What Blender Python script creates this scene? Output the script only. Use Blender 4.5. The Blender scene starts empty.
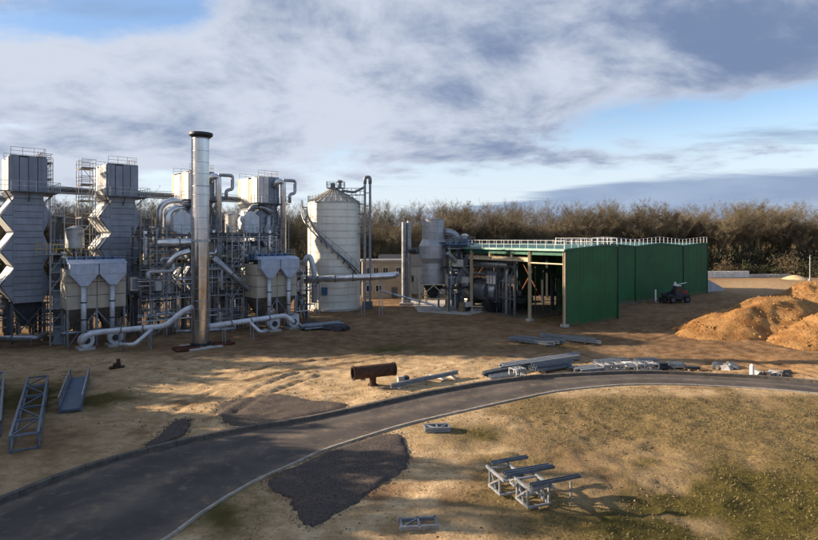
import bpy, bmesh, math, random
import numpy as np
from mathutils import Vector, Matrix, Euler
random.seed(7)
R = math.radians
sc = bpy.context.scene
COL = sc.collection

# ------------------------------------------------------------------ camera
CAM_H, FPX, HOR, CX = 11.5, 545.0, 238.0, 409.0
cam_d = bpy.data.cameras.new('camera')
cam_d.sensor_width = 36.0
cam_d.lens = FPX / 818 * 36
cam_d.shift_y = -(270 - HOR) / 818
cam_d.clip_start = 0.5
cam_d.clip_end = 6000
cam = bpy.data.objects.new('camera', cam_d)
cam.location = (0, 0, CAM_H)
cam.rotation_euler = (R(90), 0, 0)
COL.objects.link(cam)
sc.camera = cam

# ------------------------------------------------------------------ view
sc.view_settings.view_transform = 'Standard'
sc.view_settings.look = 'None'
sc.view_settings.gamma = 1.0
sc.view_settings.use_curve_mapping = False
sc.view_settings.exposure = 1.2

# ------------------------------------------------------------------ sun
SUN_EL = R(18.5)
_t = Vector((1.0, -0.13, 0)).normalized()                 # where the light travels
SUN_DIR = Vector((_t.x * math.cos(SUN_EL), _t.y * math.cos(SUN_EL), -math.sin(SUN_EL)))
sun_d = bpy.data.lights.new('sun', 'SUN')
sun_d.energy = 5.0
sun_d.angle = R(0.6)
sun_d.color = (1.0, 0.80, 0.58)
sun = bpy.data.objects.new('sun', sun_d)
sun.rotation_euler = SUN_DIR.to_track_quat('-Z', 'Y').to_euler()
sun.location = (-60, 20, 60)
COL.objects.link(sun)


# ------------------------------------------------------------------ node expression helper
class E:
    """scalar socket with arithmetic"""
    def __init__(s, nt, sock):
        s.nt, s.s = nt, sock

    def _op(s, op, *a, clamp=False):
        n = s.nt.nodes.new('ShaderNodeMath')
        n.operation = op
        n.use_clamp = clamp
        for i, v in enumerate((s,) + a):
            if isinstance(v, E):
                s.nt.links.new(v.s, n.inputs[i])
            else:
                n.inputs[i].default_value = v
        return E(s.nt, n.outputs[0])

    def __add__(s, o): return s._op('ADD', o)
    def __sub__(s, o): return s._op('SUBTRACT', o)
    def __mul__(s, o): return s._op('MULTIPLY', o)
    def __truediv__(s, o): return s._op('DIVIDE', o)
    __radd__ = __add__
    __rmul__ = __mul__

    def rsub(s, c): return s._op('MULTIPLY', -1.0)._op('ADD', c)
    def pw(s, e): return s._op('POWER', e)
    def clamp(s): return s._op('ADD', 0.0, clamp=True)
    def mx(s, o): return s._op('MAXIMUM', o)
    def mn(s, o): return s._op('MINIMUM', o)
    def exp(s): return s._op('EXPONENT')

    def ss(s, a, b):
        n = s.nt.nodes.new('ShaderNodeMapRange')
        n.interpolation_type = 'SMOOTHSTEP'
        s.nt.links.new(s.s, n.inputs[0])
        n.inputs[1].default_value = a
        n.inputs[2].default_value = b
        n.inputs[3].default_value = 0
        n.inputs[4].default_value = 1
        return E(s.nt, n.outputs[0])

    def gauss(s, c, w):
        d = (s - c) * (1.0 / w)
        return (d * d * -1.0).exp()


def mixc(nt, f, a, b):
    n = nt.nodes.new('ShaderNodeMix')
    n.data_type = 'RGBA'
    for idx, v in ((0, f), (6, a), (7, b)):
        if isinstance(v, E):
            nt.links.new(v.s, n.inputs[idx])
        elif hasattr(v, 'is_output'):
            nt.links.new(v, n.inputs[idx])
        elif idx == 0:
            n.inputs[0].default_value = v
        else:
            n.inputs[idx].default_value = (v[0], v[1], v[2], 1)
    return n.outputs[2]


def noise_s(nt, vec, scale, detail=4.0, rough=0.55, dist=0.0, lac=2.0):
    n = nt.nodes.new('ShaderNodeTexNoise')
    n.inputs['Scale'].default_value = scale
    n.inputs['Detail'].default_value = detail
    n.inputs['Roughness'].default_value = rough
    n.inputs['Lacunarity'].default_value = lac
    n.inputs['Distortion'].default_value = dist
    if vec is not None:
        nt.links.new(vec, n.inputs['Vector'])
    return E(nt, n.outputs[0])


# ------------------------------------------------------------------ world: sky with broken cloud
def build_world():
    w = bpy.data.worlds.new('World')
    sc.world = w
    w.use_nodes = True
    nt = w.node_tree
    nt.nodes.clear()
    out = nt.nodes.new('ShaderNodeOutputWorld')
    bg = nt.nodes.new('ShaderNodeBackground')
    bg.inputs[1].default_value = 0.10
    nt.links.new(bg.outputs[0], out.inputs[0])
    sky = nt.nodes.new('ShaderNodeTexSky')
    sky.sky_type = 'NISHITA'
    sky.sun_disc = False
    sky.sun_elevation = SUN_EL
    sky.sun_rotation = math.atan2(-_t.x, -_t.y)
    sky.air_density = 1.0
    sky.dust_density = 0.6
    sky.ozone_density = 2.0
    tc = nt.nodes.new('ShaderNodeTexCoord')
    sep = nt.nodes.new('ShaderNodeSeparateXYZ')
    nt.links.new(tc.outputs['Generated'], sep.inputs[0])
    dx, dy, dz = (E(nt, sep.outputs[i]) for i in range(3))
    el = dz.mx(0.0)._op('ARCSINE') * 57.2958               # degrees
    az = dx._op('ARCTAN2', dy) * 57.2958                   # degrees, 0 ahead, + right

    def planar(k, sx, sy, ox, oy, oz=0.0):
        den = dz.mx(0.0) + k
        c = nt.nodes.new('ShaderNodeCombineXYZ')
        nt.links.new(((dx / den) * sx + ox).s, c.inputs[0])
        nt.links.new(((dy / den) * sy + oy).s, c.inputs[1])
        c.inputs[2].default_value = oz
        return c.outputs[0]
    v1 = planar(0.16, 1.0, 1.0, 3.1, 1.7)
    n1 = noise_s(nt, v1, 1.15, 8.0, 0.56, 0.25)
    n2 = noise_s(nt, planar(0.16, 1.0, 1.0, 8.3, 4.4, 2.0), 0.8, 5.0, 0.55, 0.2)
    n3 = noise_s(nt, planar(0.06, 0.55, 1.3, 1.3, 9.4, 5.0), 0.75, 7.0, 0.58, 0.35)
    n4 = noise_s(nt, planar(0.16, 1.0, 1.0, 5.0, 2.0, 7.0), 3.2, 6.0, 0.6, 0.3)
    n5 = noise_s(nt, planar(0.30, 1.0, 1.0, 2.2, 6.1, 3.0), 2.1, 9.0, 0.62, 0.4)
    # deck of broken cloud whose lower edge climbs to the right; blue gaps high on the left
    deck = (el - az * 0.12 - 7.6).ss(-4.0, 5.0)
    hole = (az.gauss(-27.0, 9.0) * el.gauss(21.5, 3.0)) * 0.85 + (az.gauss(-35.0, 5.0) * el.gauss(17.5, 2.0)) * 0.4
    hole = hole + (az.gauss(-4.0, 6.0) * el.gauss(13.0, 1.8)) * 0.25 + (az.gauss(30.0, 16.0) * el.gauss(11.0, 1.8)) * 0.35
    dens = (n1 - 0.5) * 1.7 + (n5 - 0.5) * 1.1 + (n4 - 0.5) * 0.5 + deck * 0.80 - hole * 0.85 - 0.10
    cov = dens.ss(0.0, 0.40)
    # long slate bank over the wood on the right, thin streaks above it
    top = az.ss(3.0, 24.0) * 2.6 + 3.3 + (n3 - 0.5) * 3.2
    bank = (top - el).ss(-0.25, 0.7) * az.ss(-6.0, 4.0)
    streak = ((n3 - 0.5) * 2.6 + (az.gauss(26.0, 14.0) * el.gauss(11.5, 2.5)) * 0.35).ss(0.10, 0.55) * el.ss(4.0, 7.0)
    # bright broken tops on the left, slate under-sides to the right and above
    shade = (n2 - 0.5) * 1.5 + (n5 - 0.5) * 2.7 + (n4 - 0.5) * 1.3 + dx * 0.6 + 0.34 + el.ss(22.0, 45.0) * 0.5
    shade = shade + (az.gauss(-31.0, 13.0) * el.gauss(10.0, 3.0)) * 0.55 + (az.gauss(20.0, 18.0) * el.gauss(19.0, 5.0)) * 0.15
    shade = shade - (az.gauss(-13.0, 10.0) * el.gauss(14.5, 5.0)) * 0.30
    shf = (shade.ss(-0.15, 1.05) * (dens.ss(0.0, 0.8) * 0.7 + 0.3)).clamp()
    deckcol = mixc(nt, shf, (2.85, 3.1, 3.6), (0.84, 1.17, 1.9))
    skyc = sky.outputs[0]
    veil = el.rsub(13.0).ss(0.0, 9.0) * 0.85
    base = mixc(nt, el.ss(6.0, 20.0) * 0.75, skyc, (1.25, 2.05, 3.5))
    base = mixc(nt, veil, base, (3.35, 3.7, 4.15))
    c = mixc(nt, (streak * 0.6).clamp(), base, (1.05, 1.38, 2.05))
    c = mixc(nt, cov, c, deckcol)
    c = mixc(nt, (bank * 0.88).clamp(), c, mixc(nt, n1.ss(0.35, 0.65), (1.05, 1.45, 2.25), (1.5, 1.95, 2.75)))
    nt.links.new(c, bg.inputs[0])


build_world()


# ------------------------------------------------------------------ helpers
def gp(px, py, z=0.0):
    """site survey: a point of the ground seen at photo pixel (px, py)"""
    Y = (CAM_H - z) * FPX / (py - HOR)
    return Vector(((px - CX) * Y / FPX, Y, z))


def at(px, Y, z=0.0):
    return Vector(((px - CX) * Y / FPX, Y, z))


MATS = {}


def mat(name, col, rough=0.7, metal=0.0, var=0.18, scale=1.2, bump=0.0, bscale=20.0, col2=None, streak=0.0, spec=0.4, objvar=0.0, mud=0.0):
    if name in MATS:
        return MATS[name]
    m = bpy.data.materials.new(name)
    m.use_nodes = True
    nt = m.node_tree
    b = nt.nodes['Principled BSDF']
    b.inputs['Roughness'].default_value = rough
    b.inputs['Metallic'].default_value = metal
    b.inputs['Specular IOR Level'].default_value = spec
    geo = nt.nodes.new('ShaderNodeNewGeometry')
    pos = geo.outputs['Position']
    n = noise_s(nt, pos, scale, 5.0, 0.6)
    f = n.ss(0.3, 0.72)
    d = col2 if col2 else tuple(c * (1 - var * 2) for c in col)
    l = tuple(min(1, c * (1 + var * 0.6)) for c in col)
    c = mixc(nt, f, d, l)
    if streak > 0:
        mp = nt.nodes.new('ShaderNodeMapping')
        mp.inputs['Scale'].default_value = (2.2, 2.2, 0.12)
        nt.links.new(pos, mp.inputs[0])
        s = noise_s(nt, mp.outputs[0], 1.6, 4.0, 0.65).ss(0.5, 0.78)
        c = mixc(nt, s * streak, c, (0.11, 0.085, 0.065))
    if objvar > 0:
        oi = nt.nodes.new('ShaderNodeObjectInfo')
        rnd = E(nt, oi.outputs['Random'])
        c = mixc(nt, rnd * objvar, c, tuple(x * 0.45 for x in col))
    if mud > 0:
        sz = nt.nodes.new('ShaderNodeSeparateXYZ'); nt.links.new(pos, sz.inputs[0])
        sm = (E(nt, sz.outputs[2]) * -1.0 + noise_s(nt, pos, 1.5, 6.0, 0.7) * 2.6).ss(0.55, 1.6)
        c = mixc(nt, sm * mud, c, (0.16, 0.105, 0.06))
    nt.links.new(c, b.inputs['Base Color'])
    r2 = (n - 0.5) * 0.25 + rough
    nt.links.new(r2.clamp().s, b.inputs['Roughness'])
    if bump > 0:
        bn = nt.nodes.new('ShaderNodeBump')
        bn.inputs['Strength'].default_value = bump
        bn.inputs['Distance'].default_value = 0.05
        nb = noise_s(nt, pos, bscale, 5.0, 0.65)
        nt.links.new(nb.s, bn.inputs['Height'])
        nt.links.new(bn.outputs[0], b.inputs['Normal'])
    MATS[name] = m
    return m


# base colours
M_CLAD = mat('grey_cladding', (0.27, 0.30, 0.36), 0.42, 0.35, 0.12, 0.7, streak=0.45, objvar=0.35)
M_CLADW = mat('white_cladding', (0.72, 0.70, 0.66), 0.5, 0.1, 0.12, 0.8, streak=0.5)
M_CLADT = mat('tan_cladding', (0.46, 0.38, 0.26), 0.6, 0.0, 0.15, 0.8, streak=0.5)
M_LOUV = mat('white_louvre', (0.78, 0.77, 0.74), 0.45, 0.0, 0.08, 1.0, streak=0.15)
M_DARK = mat('dark_steel', (0.055, 0.06, 0.07), 0.55, 0.4, 0.2, 2.0)
M_STEEL = mat('painted_steel', (0.14, 0.155, 0.18), 0.5, 0.4, 0.2, 2.0, streak=0.3, objvar=0.5)
M_GALV = mat('galvanised_steel', (0.47, 0.50, 0.54), 0.42, 0.65, 0.22, 4.0, streak=0.3, objvar=0.4)
M_GALVD = mat('weathered_galvanised', (0.28, 0.31, 0.35), 0.5, 0.5, 0.16, 3.0, objvar=0.4)
M_PIPE = mat('silver_lagging', (0.72, 0.73, 0.75), 0.28, 0.8, 0.10, 1.2, streak=0.25)
M_PIPED = mat('grey_lagging', (0.40, 0.42, 0.45), 0.38, 0.7, 0.15, 1.2, streak=0.4)
M_WPIPE = mat('pale_duct', (0.60, 0.63, 0.68), 0.42, 0.25, 0.10, 1.5, streak=0.25)
M_HOOD = mat('blue_grey_hood', (0.40, 0.47, 0.60), 0.42, 0.3, 0.10, 1.5, streak=0.2)
M_CREAM = mat('cream_panel', (0.50, 0.445, 0.36), 0.6, 0.0, 0.08, 1.2, streak=0.35, objvar=0.15)
M_SILO = mat('silo_cream', (0.80, 0.77, 0.69), 0.42, 0.15, 0.06, 0.5, streak=0.12)
M_SILOR = mat('silo_roof', (0.66, 0.63, 0.54), 0.4, 0.3, 0.1, 1.0)
M_YEL = mat('yellow_rail', (0.55, 0.36, 0.03), 0.5, 0.0, 0.2, 2.0)
M_BLUE = mat('blue_plate', (0.07, 0.16, 0.30), 0.5, 0.1, 0.2, 2.0)
M_RUST = mat('rusted_steel', (0.075, 0.036, 0.022), 0.85, 0.1, 0.3, 4.0, 0.4, 30, col2=(0.035, 0.018, 0.012))
M_RUSTR = mat('red_oxide', (0.16, 0.045, 0.025), 0.8, 0.1, 0.3, 3.0)
M_GREEN = mat('green_sheeting', (0.014, 0.130, 0.043), 0.5, 0.0, 0.14, 0.3, streak=0.22, objvar=0.28, mud=0.8)
M_GROOF = mat('green_roof', (0.02, 0.12, 0.085), 0.4, 0.1, 0.12, 0.4)
M_FASC = mat('pale_green_trim', (0.24, 0.38, 0.34), 0.35, 0.2, 0.08, 1.0)
M_WRAIL = mat('white_rail', (0.62, 0.63, 0.64), 0.4, 0.0, 0.05, 1.0)
M_COLM = mat('buff_column', (0.58, 0.48, 0.33), 0.6, 0.0, 0.10, 2.0, streak=0.3)
M_BEIGE = mat('beige_render', (0.42, 0.355, 0.26), 0.85, 0.0, 0.08, 0.8, 0.2, 30, streak=0.2)
M_WHITEB = mat('white_render', (0.70, 0.69, 0.66), 0.8, 0.0, 0.08, 0.8, streak=0.2)
M_DROOF = mat('dark_roof', (0.05, 0.052, 0.058), 0.7, 0.0, 0.2, 1.5)
M_GLASS = mat('window_glass', (0.02, 0.024, 0.03), 0.08, 0.0, 0.1, 1.0, spec=0.8)
M_CONC = mat('concrete', (0.46, 0.44, 0.41), 0.85, 0.0, 0.12, 0.8, 0.3, 14, streak=0.2)
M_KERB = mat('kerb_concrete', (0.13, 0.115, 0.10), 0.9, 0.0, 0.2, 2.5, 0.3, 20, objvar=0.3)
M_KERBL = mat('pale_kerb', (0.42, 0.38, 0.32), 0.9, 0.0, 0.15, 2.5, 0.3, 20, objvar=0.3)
M_RUBBER = mat('rubber', (0.018, 0.018, 0.018), 0.85, 0.0, 0.2, 3.0)
M_REDP = mat('red_paint', (0.30, 0.025, 0.02), 0.45, 0.0, 0.15, 2.0)
M_WHITEP = mat('white_paint', (0.80, 0.79, 0.76), 0.5, 0.0, 0.06, 2.0)
M_WOOD = mat('timber', (0.30, 0.21, 0.12), 0.85, 0.0, 0.2, 3.0)


def link(o, parent=None):
    COL.objects.link(o)
    if parent is not None:
        o.parent = parent
    return o


def tag(o, label=None, cat=None, group=None, kind=None):
    if label: o['label'] = label
    if cat: o['category'] = cat
    if group: o['group'] = group
    if kind: o['kind'] = kind
    return o


def thing(name, label, cat, loc=(0, 0, 0), rz=0.0, group=None):
    o = bpy.data.objects.new(name, None)
    o.empty_display_size = 0.3
    o.location = loc
    o.rotation_euler = (0, 0, rz)
    link(o)
    return tag(o, label, cat, group)


def mesh_obj(name, verts, faces, m, parent=None, smooth=False):
    me = bpy.data.meshes.new(name)
    me.from_pydata([tuple(v) for v in verts], [], faces)
    me.materials.append(m)
    if smooth:
        for p in me.polygons: p.use_smooth = True
    me.update()
    return link(bpy.data.objects.new(name, me), parent)


_unit = {}


def unit_mesh(kind, m):
    k = (kind, m.name)
    if k in _unit: return _unit[k]
    me = bpy.data.meshes.new(kind)
    bm = bmesh.new()
    if kind == 'box':
        bmesh.ops.create_cube(bm, size=1.0)
    elif kind == 'tube':
        bmesh.ops.create_cone(bm, cap_ends=True, segments=14, radius1=0.5, radius2=0.5, depth=1.0)
    elif kind == 'drum':
        bmesh.ops.create_cone(bm, cap_ends=True, segments=28, radius1=0.5, radius2=0.5, depth=1.0)
    elif kind == 'ibeam':
        f, t, w = 0.5, 0.09, 0.07
        pr = [(-f, -f), (f, -f), (f, -f + t), (w, -f + t), (w, f - t), (f, f - t), (f, f), (-f, f), (-f, f - t), (-w, f - t), (-w, -f + t), (-f, -f + t)]
        a = [bm.verts.new((x, y, -0.5)) for x, y in pr]
        b = [bm.verts.new((x, y, 0.5)) for x, y in pr]
        n = len(pr)
        for i in range(n):
            bm.faces.new((a[i], a[(i + 1) % n], b[(i + 1) % n], b[i]))
        bm.faces.new(a[::-1]); bm.faces.new(b)
    elif kind == 'channel':
        f, t = 0.5, 0.12
        pr = [(-f, -f), (f, -f), (f, f), (f - t, f), (f - t, -f + t), (-f + t, -f + t), (-f + t, f), (-f, f)]
        a = [bm.verts.new((x, y, -0.5)) for x, y in pr]
        b = [bm.verts.new((x, y, 0.5)) for x, y in pr]
        n = len(pr)
        for i in range(n):
            bm.faces.new((a[i], a[(i + 1) % n], b[(i + 1) % n], b[i]))
        bm.faces.new(a[::-1]); bm.faces.new(b)
    bmesh.ops.recalc_face_normals(bm, faces=bm.faces)
    bm.to_mesh(me); bm.free()
    me.materials.append(m)
    if kind in ('tube', 'drum'):
        for p in me.polygons:
            p.use_smooth = len(p.vertices) == 4
    _unit[k] = me
    return me


def bx(parent, name, c, size, m, rz=0.0, rx=0.0, ry=0.0):
    o = bpy.data.objects.new(name, unit_mesh('box', m))
    o.location = c; o.scale = size; o.rotation_euler = (rx, ry, rz)
    return link(o, parent)


def bar(parent, name, p0, p1, w, m, h=None, kind='box'):
    p0, p1 = Vector(p0), Vector(p1)
    d = p1 - p0
    o = bpy.data.objects.new(name, unit_mesh(kind, m))
    o.location = (p0 + p1) / 2
    o.scale = (w, h or w, d.length)
    z = d.normalized()
    up = Vector((0, 0, 1)) if abs(z.z) < 0.95 else Vector((0, 1, 0))
    x = up.cross(z).normalized()
    y = z.cross(x)
    o.rotation_euler = Matrix((x, y, z)).transposed().to_euler()
    return link(o, parent)


def tube(parent, name, p0, p1, r, m, kind='tube'):
    return bar(parent, name, p0, p1, 2 * r, m, 2 * r, kind)


def sweep(pts, r, seg=14, bend=None, nb=5):
    """swept pipe with rounded elbows -> verts, faces"""
    pts = [Vector(p) for p in pts]
    bend = bend if bend is not None else r * 1.6
    path = [pts[0]]
    for i in range(1, len(pts) - 1):
        a, b, c = pts[i - 1], pts[i], pts[i + 1]
        d0 = (a - b); d1 = (c - b)
        k = min(bend, d0.length * 0.48, d1.length * 0.48)
        q0 = b + d0.normalized() * k; q1 = b + d1.normalized() * k
        for j in range(nb + 1):
            t = j / nb
            path.append(q0 * (1 - t) ** 2 + b * 2 * t * (1 - t) + q1 * t * t)
    path.append(pts[-1])
    V, F = [], []
    prev = None
    for i, p in enumerate(path):
        if i == 0: d = path[1] - path[0]
        elif i == len(path) - 1: d = path[-1] - path[-2]
        else: d = (path[i + 1] - path[i - 1])
        d.normalize()
        if prev is None:
            up = Vector((0, 0, 1)) if abs(d.z) < 0.9 else Vector((1, 0, 0))
            x = up.cross(d).normalized()
        else:
            x = (prev - d * prev.dot(d)).normalized()
        prev = x
        y = d.cross(x)
        rr = r[i] if isinstance(r, (list, tuple)) else r
        for k in range(seg):
            a = 2 * math.pi * k / seg
            V.append(p + x * rr * math.cos(a) + y * rr * math.sin(a))
        if i:
            o = (i - 1) * seg
            for k in range(seg):
                F.append((o + k, o + (k + 1) % seg, o + seg + (k + 1) % seg, o + seg + k))
    F.append(tuple(range(seg))[::-1])
    F.append(tuple(range(len(V) - seg, len(V))))
    return V, F


def pipe(parent, name, pts, r, m, bend=None, seg=14):
    V, F = sweep(pts, r, seg, bend)
    return mesh_obj(name, V, F, m, parent, True)


def lathe(parent, name, prof, m, seg=32, c=(0, 0, 0), sharp=None):
    V, F = [], []
    for r, z in prof:
        for k in range(seg):
            a = 2 * math.pi * k / seg
            V.append((c[0] + r * math.cos(a), c[1] + r * math.sin(a), c[2] + z))
    for i in range(len(prof) - 1):
        for k in range(seg):
            F.append((i * seg + k, i * seg + (k + 1) % seg, (i + 1) * seg + (k + 1) % seg, (i + 1) * seg + k))
    F.append(tuple(range(seg))[::-1]); F.append(tuple(range(len(V) - seg, len(V))))
    o = mesh_obj(name, V, F, m, parent)
    for p in o.data.polygons: p.use_smooth = len(p.vertices) == 4
    try:
        o.data.set_sharp_from_angle(angle=R(35))
    except Exception:
        pass
    return o


def prism(parent, name, poly, axis, a, b, m):
    """extrude polygon (list of 2D) along axis 'y' (poly is x,z) or 'x' (poly is y,z) or 'z' (poly x,y)"""
    def p3(p, t):
        return {'y': (p[0], t, p[1]), 'x': (t, p[0], p[1]), 'z': (p[0], p[1], t)}[axis]
    n = len(poly)
    V = [p3(p, a) for p in poly] + [p3(p, b) for p in poly]
    F = [tuple(range(n)), tuple(range(2 * n - 1, n - 1, -1))]
    for i in range(n):
        F.append((i, n + i, n + (i + 1) % n, (i + 1) % n))
    o = mesh_obj(name, V, F, m, parent)
    bm = bmesh.new(); bm.from_mesh(o.data)
    bmesh.ops.recalc_face_normals(bm, faces=bm.faces)
    bm.to_mesh(o.data); bm.free()
    return o


def railing(parent, pts, m, h=1.1, step=1.5, t=0.05, name='railing', rails=(1.0, 0.55)):
    """one railing run: posts and rails are one welded part"""
    V, F = [], []

    def seg(p0, p1, w):
        p0, p1 = Vector(p0), Vector(p1)
        d = (p1 - p0).normalized()
        up = Vector((0, 0, 1)) if abs(d.z) < 0.9 else Vector((1, 0, 0))
        x = up.cross(d).normalized() * w / 2; y = d.cross(x).normalized() * w / 2
        o = len(V)
        for p in (p0, p1):
            V.extend([p + x + y, p - x + y, p - x - y, p + x - y])
        F.extend([(o, o + 1, o + 5, o + 4), (o + 1, o + 2, o + 6, o + 5), (o + 2, o + 3, o + 7, o + 6), (o + 3, o, o + 4, o + 7), (o, o + 3, o + 2, o + 1), (o + 4, o + 5, o + 6, o + 7)])
    for i in range(len(pts) - 1):
        a, b = Vector(pts[i]), Vector(pts[i + 1])
        n = max(1, round((b - a).length / step))
        for j in range(n + (1 if i == len(pts) - 2 else 0)):
            p = a.lerp(b, j / n)
            seg(p, p + Vector((0, 0, h)), t)
        for k in rails:
            seg(a + Vector((0, 0, h * k - t / 2)), b + Vector((0, 0, h * k - t / 2)), t * 0.9)
    return mesh_obj(name, V, F, m, parent)


def copy_tree(o, parent=None):
    c = o.copy()
    COL.objects.link(c)
    c.parent = parent
    for ch in list(o.children): copy_tree(ch, c)
    return c


# ------------------------------------------------------------------ numpy noise
_rng = np.random.RandomState(3)
_G = _rng.rand(256, 256)


def vnoise(x, y):
    xi = np.floor(x).astype(int); yi = np.floor(y).astype(int)
    fx = x - xi; fy = y - yi
    fx = fx * fx * (3 - 2 * fx); fy = fy * fy * (3 - 2 * fy)
    a = _G[xi % 256, yi % 256]; b = _G[(xi + 1) % 256, yi % 256]
    c = _G[xi % 256, (yi + 1) % 256]; d = _G[(xi + 1) % 256, (yi + 1) % 256]
    return (a * (1 - fx) + b * fx) * (1 - fy) + (c * (1 - fx) + d * fx) * fy


def fbm(x, y, oct=5, gain=0.5):
    s = 0; a = 0.5; t = 0
    for i in range(oct):
        s = s + a * vnoise(x + 17.3 * i, y + 9.1 * i); t += a
        a *= gain; x = x * 2.03; y = y * 2.03
    return s / t


def sst(x, a, b):
    t = np.clip((x - a) / (b - a), 0, 1)
    return t * t * (3 - 2 * t)


# ------------------------------------------------------------------ road line
FAR = [(-60, 530), (0, 505), (74, 475), (148, 453), (222, 436), (300, 422.5), (360, 410), (423, 396), (491, 384), (545, 378), (600, 375), (650, 374), (700, 376), (760, 379), (818, 384), (880, 391), (1000, 408)]
NEAR = [(60, 600), (120, 566), (165, 540), (207, 509), (252, 482.5), (293, 464), (322, 451), (385, 430.5), (420, 421), (457, 412.5), (525, 397.5), (560, 391), (627, 385), (693, 385.5), (760, 389), (818, 394), (880, 400), (1000, 417)]


def smooth_line(pts, step):
    P = [gp(*p) for p in pts]
    out = []
    for i in range(len(P) - 1):
        p0 = P[max(i - 1, 0)]; p1 = P[i]; p2 = P[i + 1]; p3 = P[min(i + 2, len(P) - 1)]
        for k in range(12):
            t = k / 12
            out.append(0.5 * ((2 * p1) + (p2 - p0) * t + (2 * p0 - 5 * p1 + 4 * p2 - p3) * t * t + (3 * p1 - p0 - 3 * p2 + p3) * t ** 3))
    out.append(P[-1])
    # even re-sampling
    res = [out[0]]; acc = 0
    for a, b in zip(out[:-1], out[1:]):
        d = (b - a).length
        pos = 0
        while acc + d - pos >= step:
            pos += step - acc; acc = 0
            res.append(a.lerp(b, pos / d))
        acc += d - pos
    return res


far_l = smooth_line(FAR, 0.5)
near_l = smooth_line(NEAR, 0.5)


def resample(L, n):
    d = [0]
    for a, b in zip(L[:-1], L[1:]): d.append(d[-1] + (b - a).length)
    out = []
    j = 0
    for i in range(n):
        t = d[-1] * i / (n - 1)
        while j < len(L) - 2 and d[j + 1] < t: j += 1
        u = (t - d[j]) / max(1e-6, d[j + 1] - d[j])
        out.append(L[j].lerp(L[j + 1], min(1, max(0, u))))
    return out


NR = 220
rf, rn = resample(far_l, NR), resample(near_l, NR)
_rc = np.array([[(a.x + b.x) / 2, (a.y + b.y) / 2, (a - b).length / 2] for a, b in zip(rf, rn)])


def dist_poly(X, Y, pts):
    d = np.full(X.shape, 1e9)
    for p in pts:
        d = np.minimum(d, (X - p[0]) ** 2 + (Y - p[1]) ** 2)
    return np.sqrt(d)


def road_clear(X, Y):
    """<0 on the road, metres to its edge outside"""
    d = np.full(X.shape, 1e9)
    for cx_, cy_, hw in _rc:
        d = np.minimum(d, np.sqrt((X - cx_) ** 2 + (Y - cy_) ** 2) - hw)
    return d


RUTS = []
for pts in ([(560, 352), (600, 345), (660, 338), (710, 318), (740, 300)], [(520, 350), (600, 338), (650, 330), (700, 312), (735, 296)],
            [(620, 330), (660, 322), (690, 312), (720, 298)], [(240, 372), (300, 362), (380, 352), (470, 338), (540, 335)],
            [(250, 380), (310, 368), (390, 357), (480, 345), (560, 341)], [(560, 345), (640, 356), (720, 355), (818, 372)],
            [(205, 420), (240, 400), (262, 385), (300, 372)], [(225, 422), (255, 402), (280, 388), (320, 374)],
            [(560, 350), (650, 365), (740, 362), (818, 378)], 
            [(120, 452), (150, 430), (185, 405), (215, 390)], [(330, 345), (420, 330), (470, 322), (530, 328)]):
    RUTS.append([(p.x, p.y) for p in smooth_line(pts, 0.4)])


def pxy(X, Y):
    """photo pixel of a ground point, used to survey where the soil changes"""
    Yc = np.maximum(Y, 4.0)
    return CX + X * FPX / Yc, HOR + CAM_H * FPX / Yc


def blob(px, py, cx_, cy_, rx, ry):
    return np.exp(-(((px - cx_) / rx) ** 2 + ((py - cy_) / ry) ** 2))


def terrain(X, Y, full=True):
    rc = road_clear(X, Y) if full else np.full(X.shape, 50.0)
    far_hill = sst(Y, 172, 330) * 12.0 + sst(Y, 400, 1500) * 30
    lump = (fbm(X * 0.16 + 3, Y * 0.16, 4) - 0.5) * 0.5 + (fbm(X * 0.8, Y * 0.8, 4) - 0.5) * 0.18 + (fbm(X * 2.2, Y * 2.2, 3) - 0.5) * 0.15
    k = sst(rc, 0.15, 3.0)
    site = sst(Y, 60, 75)                           # levelled yard
    lump = lump * (1 - 0.6 * site)
    px, py = pxy(X, Y)
    rough = 1 + 0.5 * sst(px, 470, 600) * sst(py, 392, 420)
    h = lump * k * rough
    ruts = np.zeros(X.shape)
    if full:
        for L in RUTS:
            d = dist_poly(X, Y, L)
            ruts = np.maximum(ruts, np.exp(-(d / 0.28) ** 2))
            h = h + 0.05 * np.exp(-((d - 0.55) / 0.25) ** 2) * k
        h = h - 0.13 * ruts * k
    h = h - 0.06 * (1 - sst(rc, -0.8, 0.15)) + far_hill
    return h, rc, ruts


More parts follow.
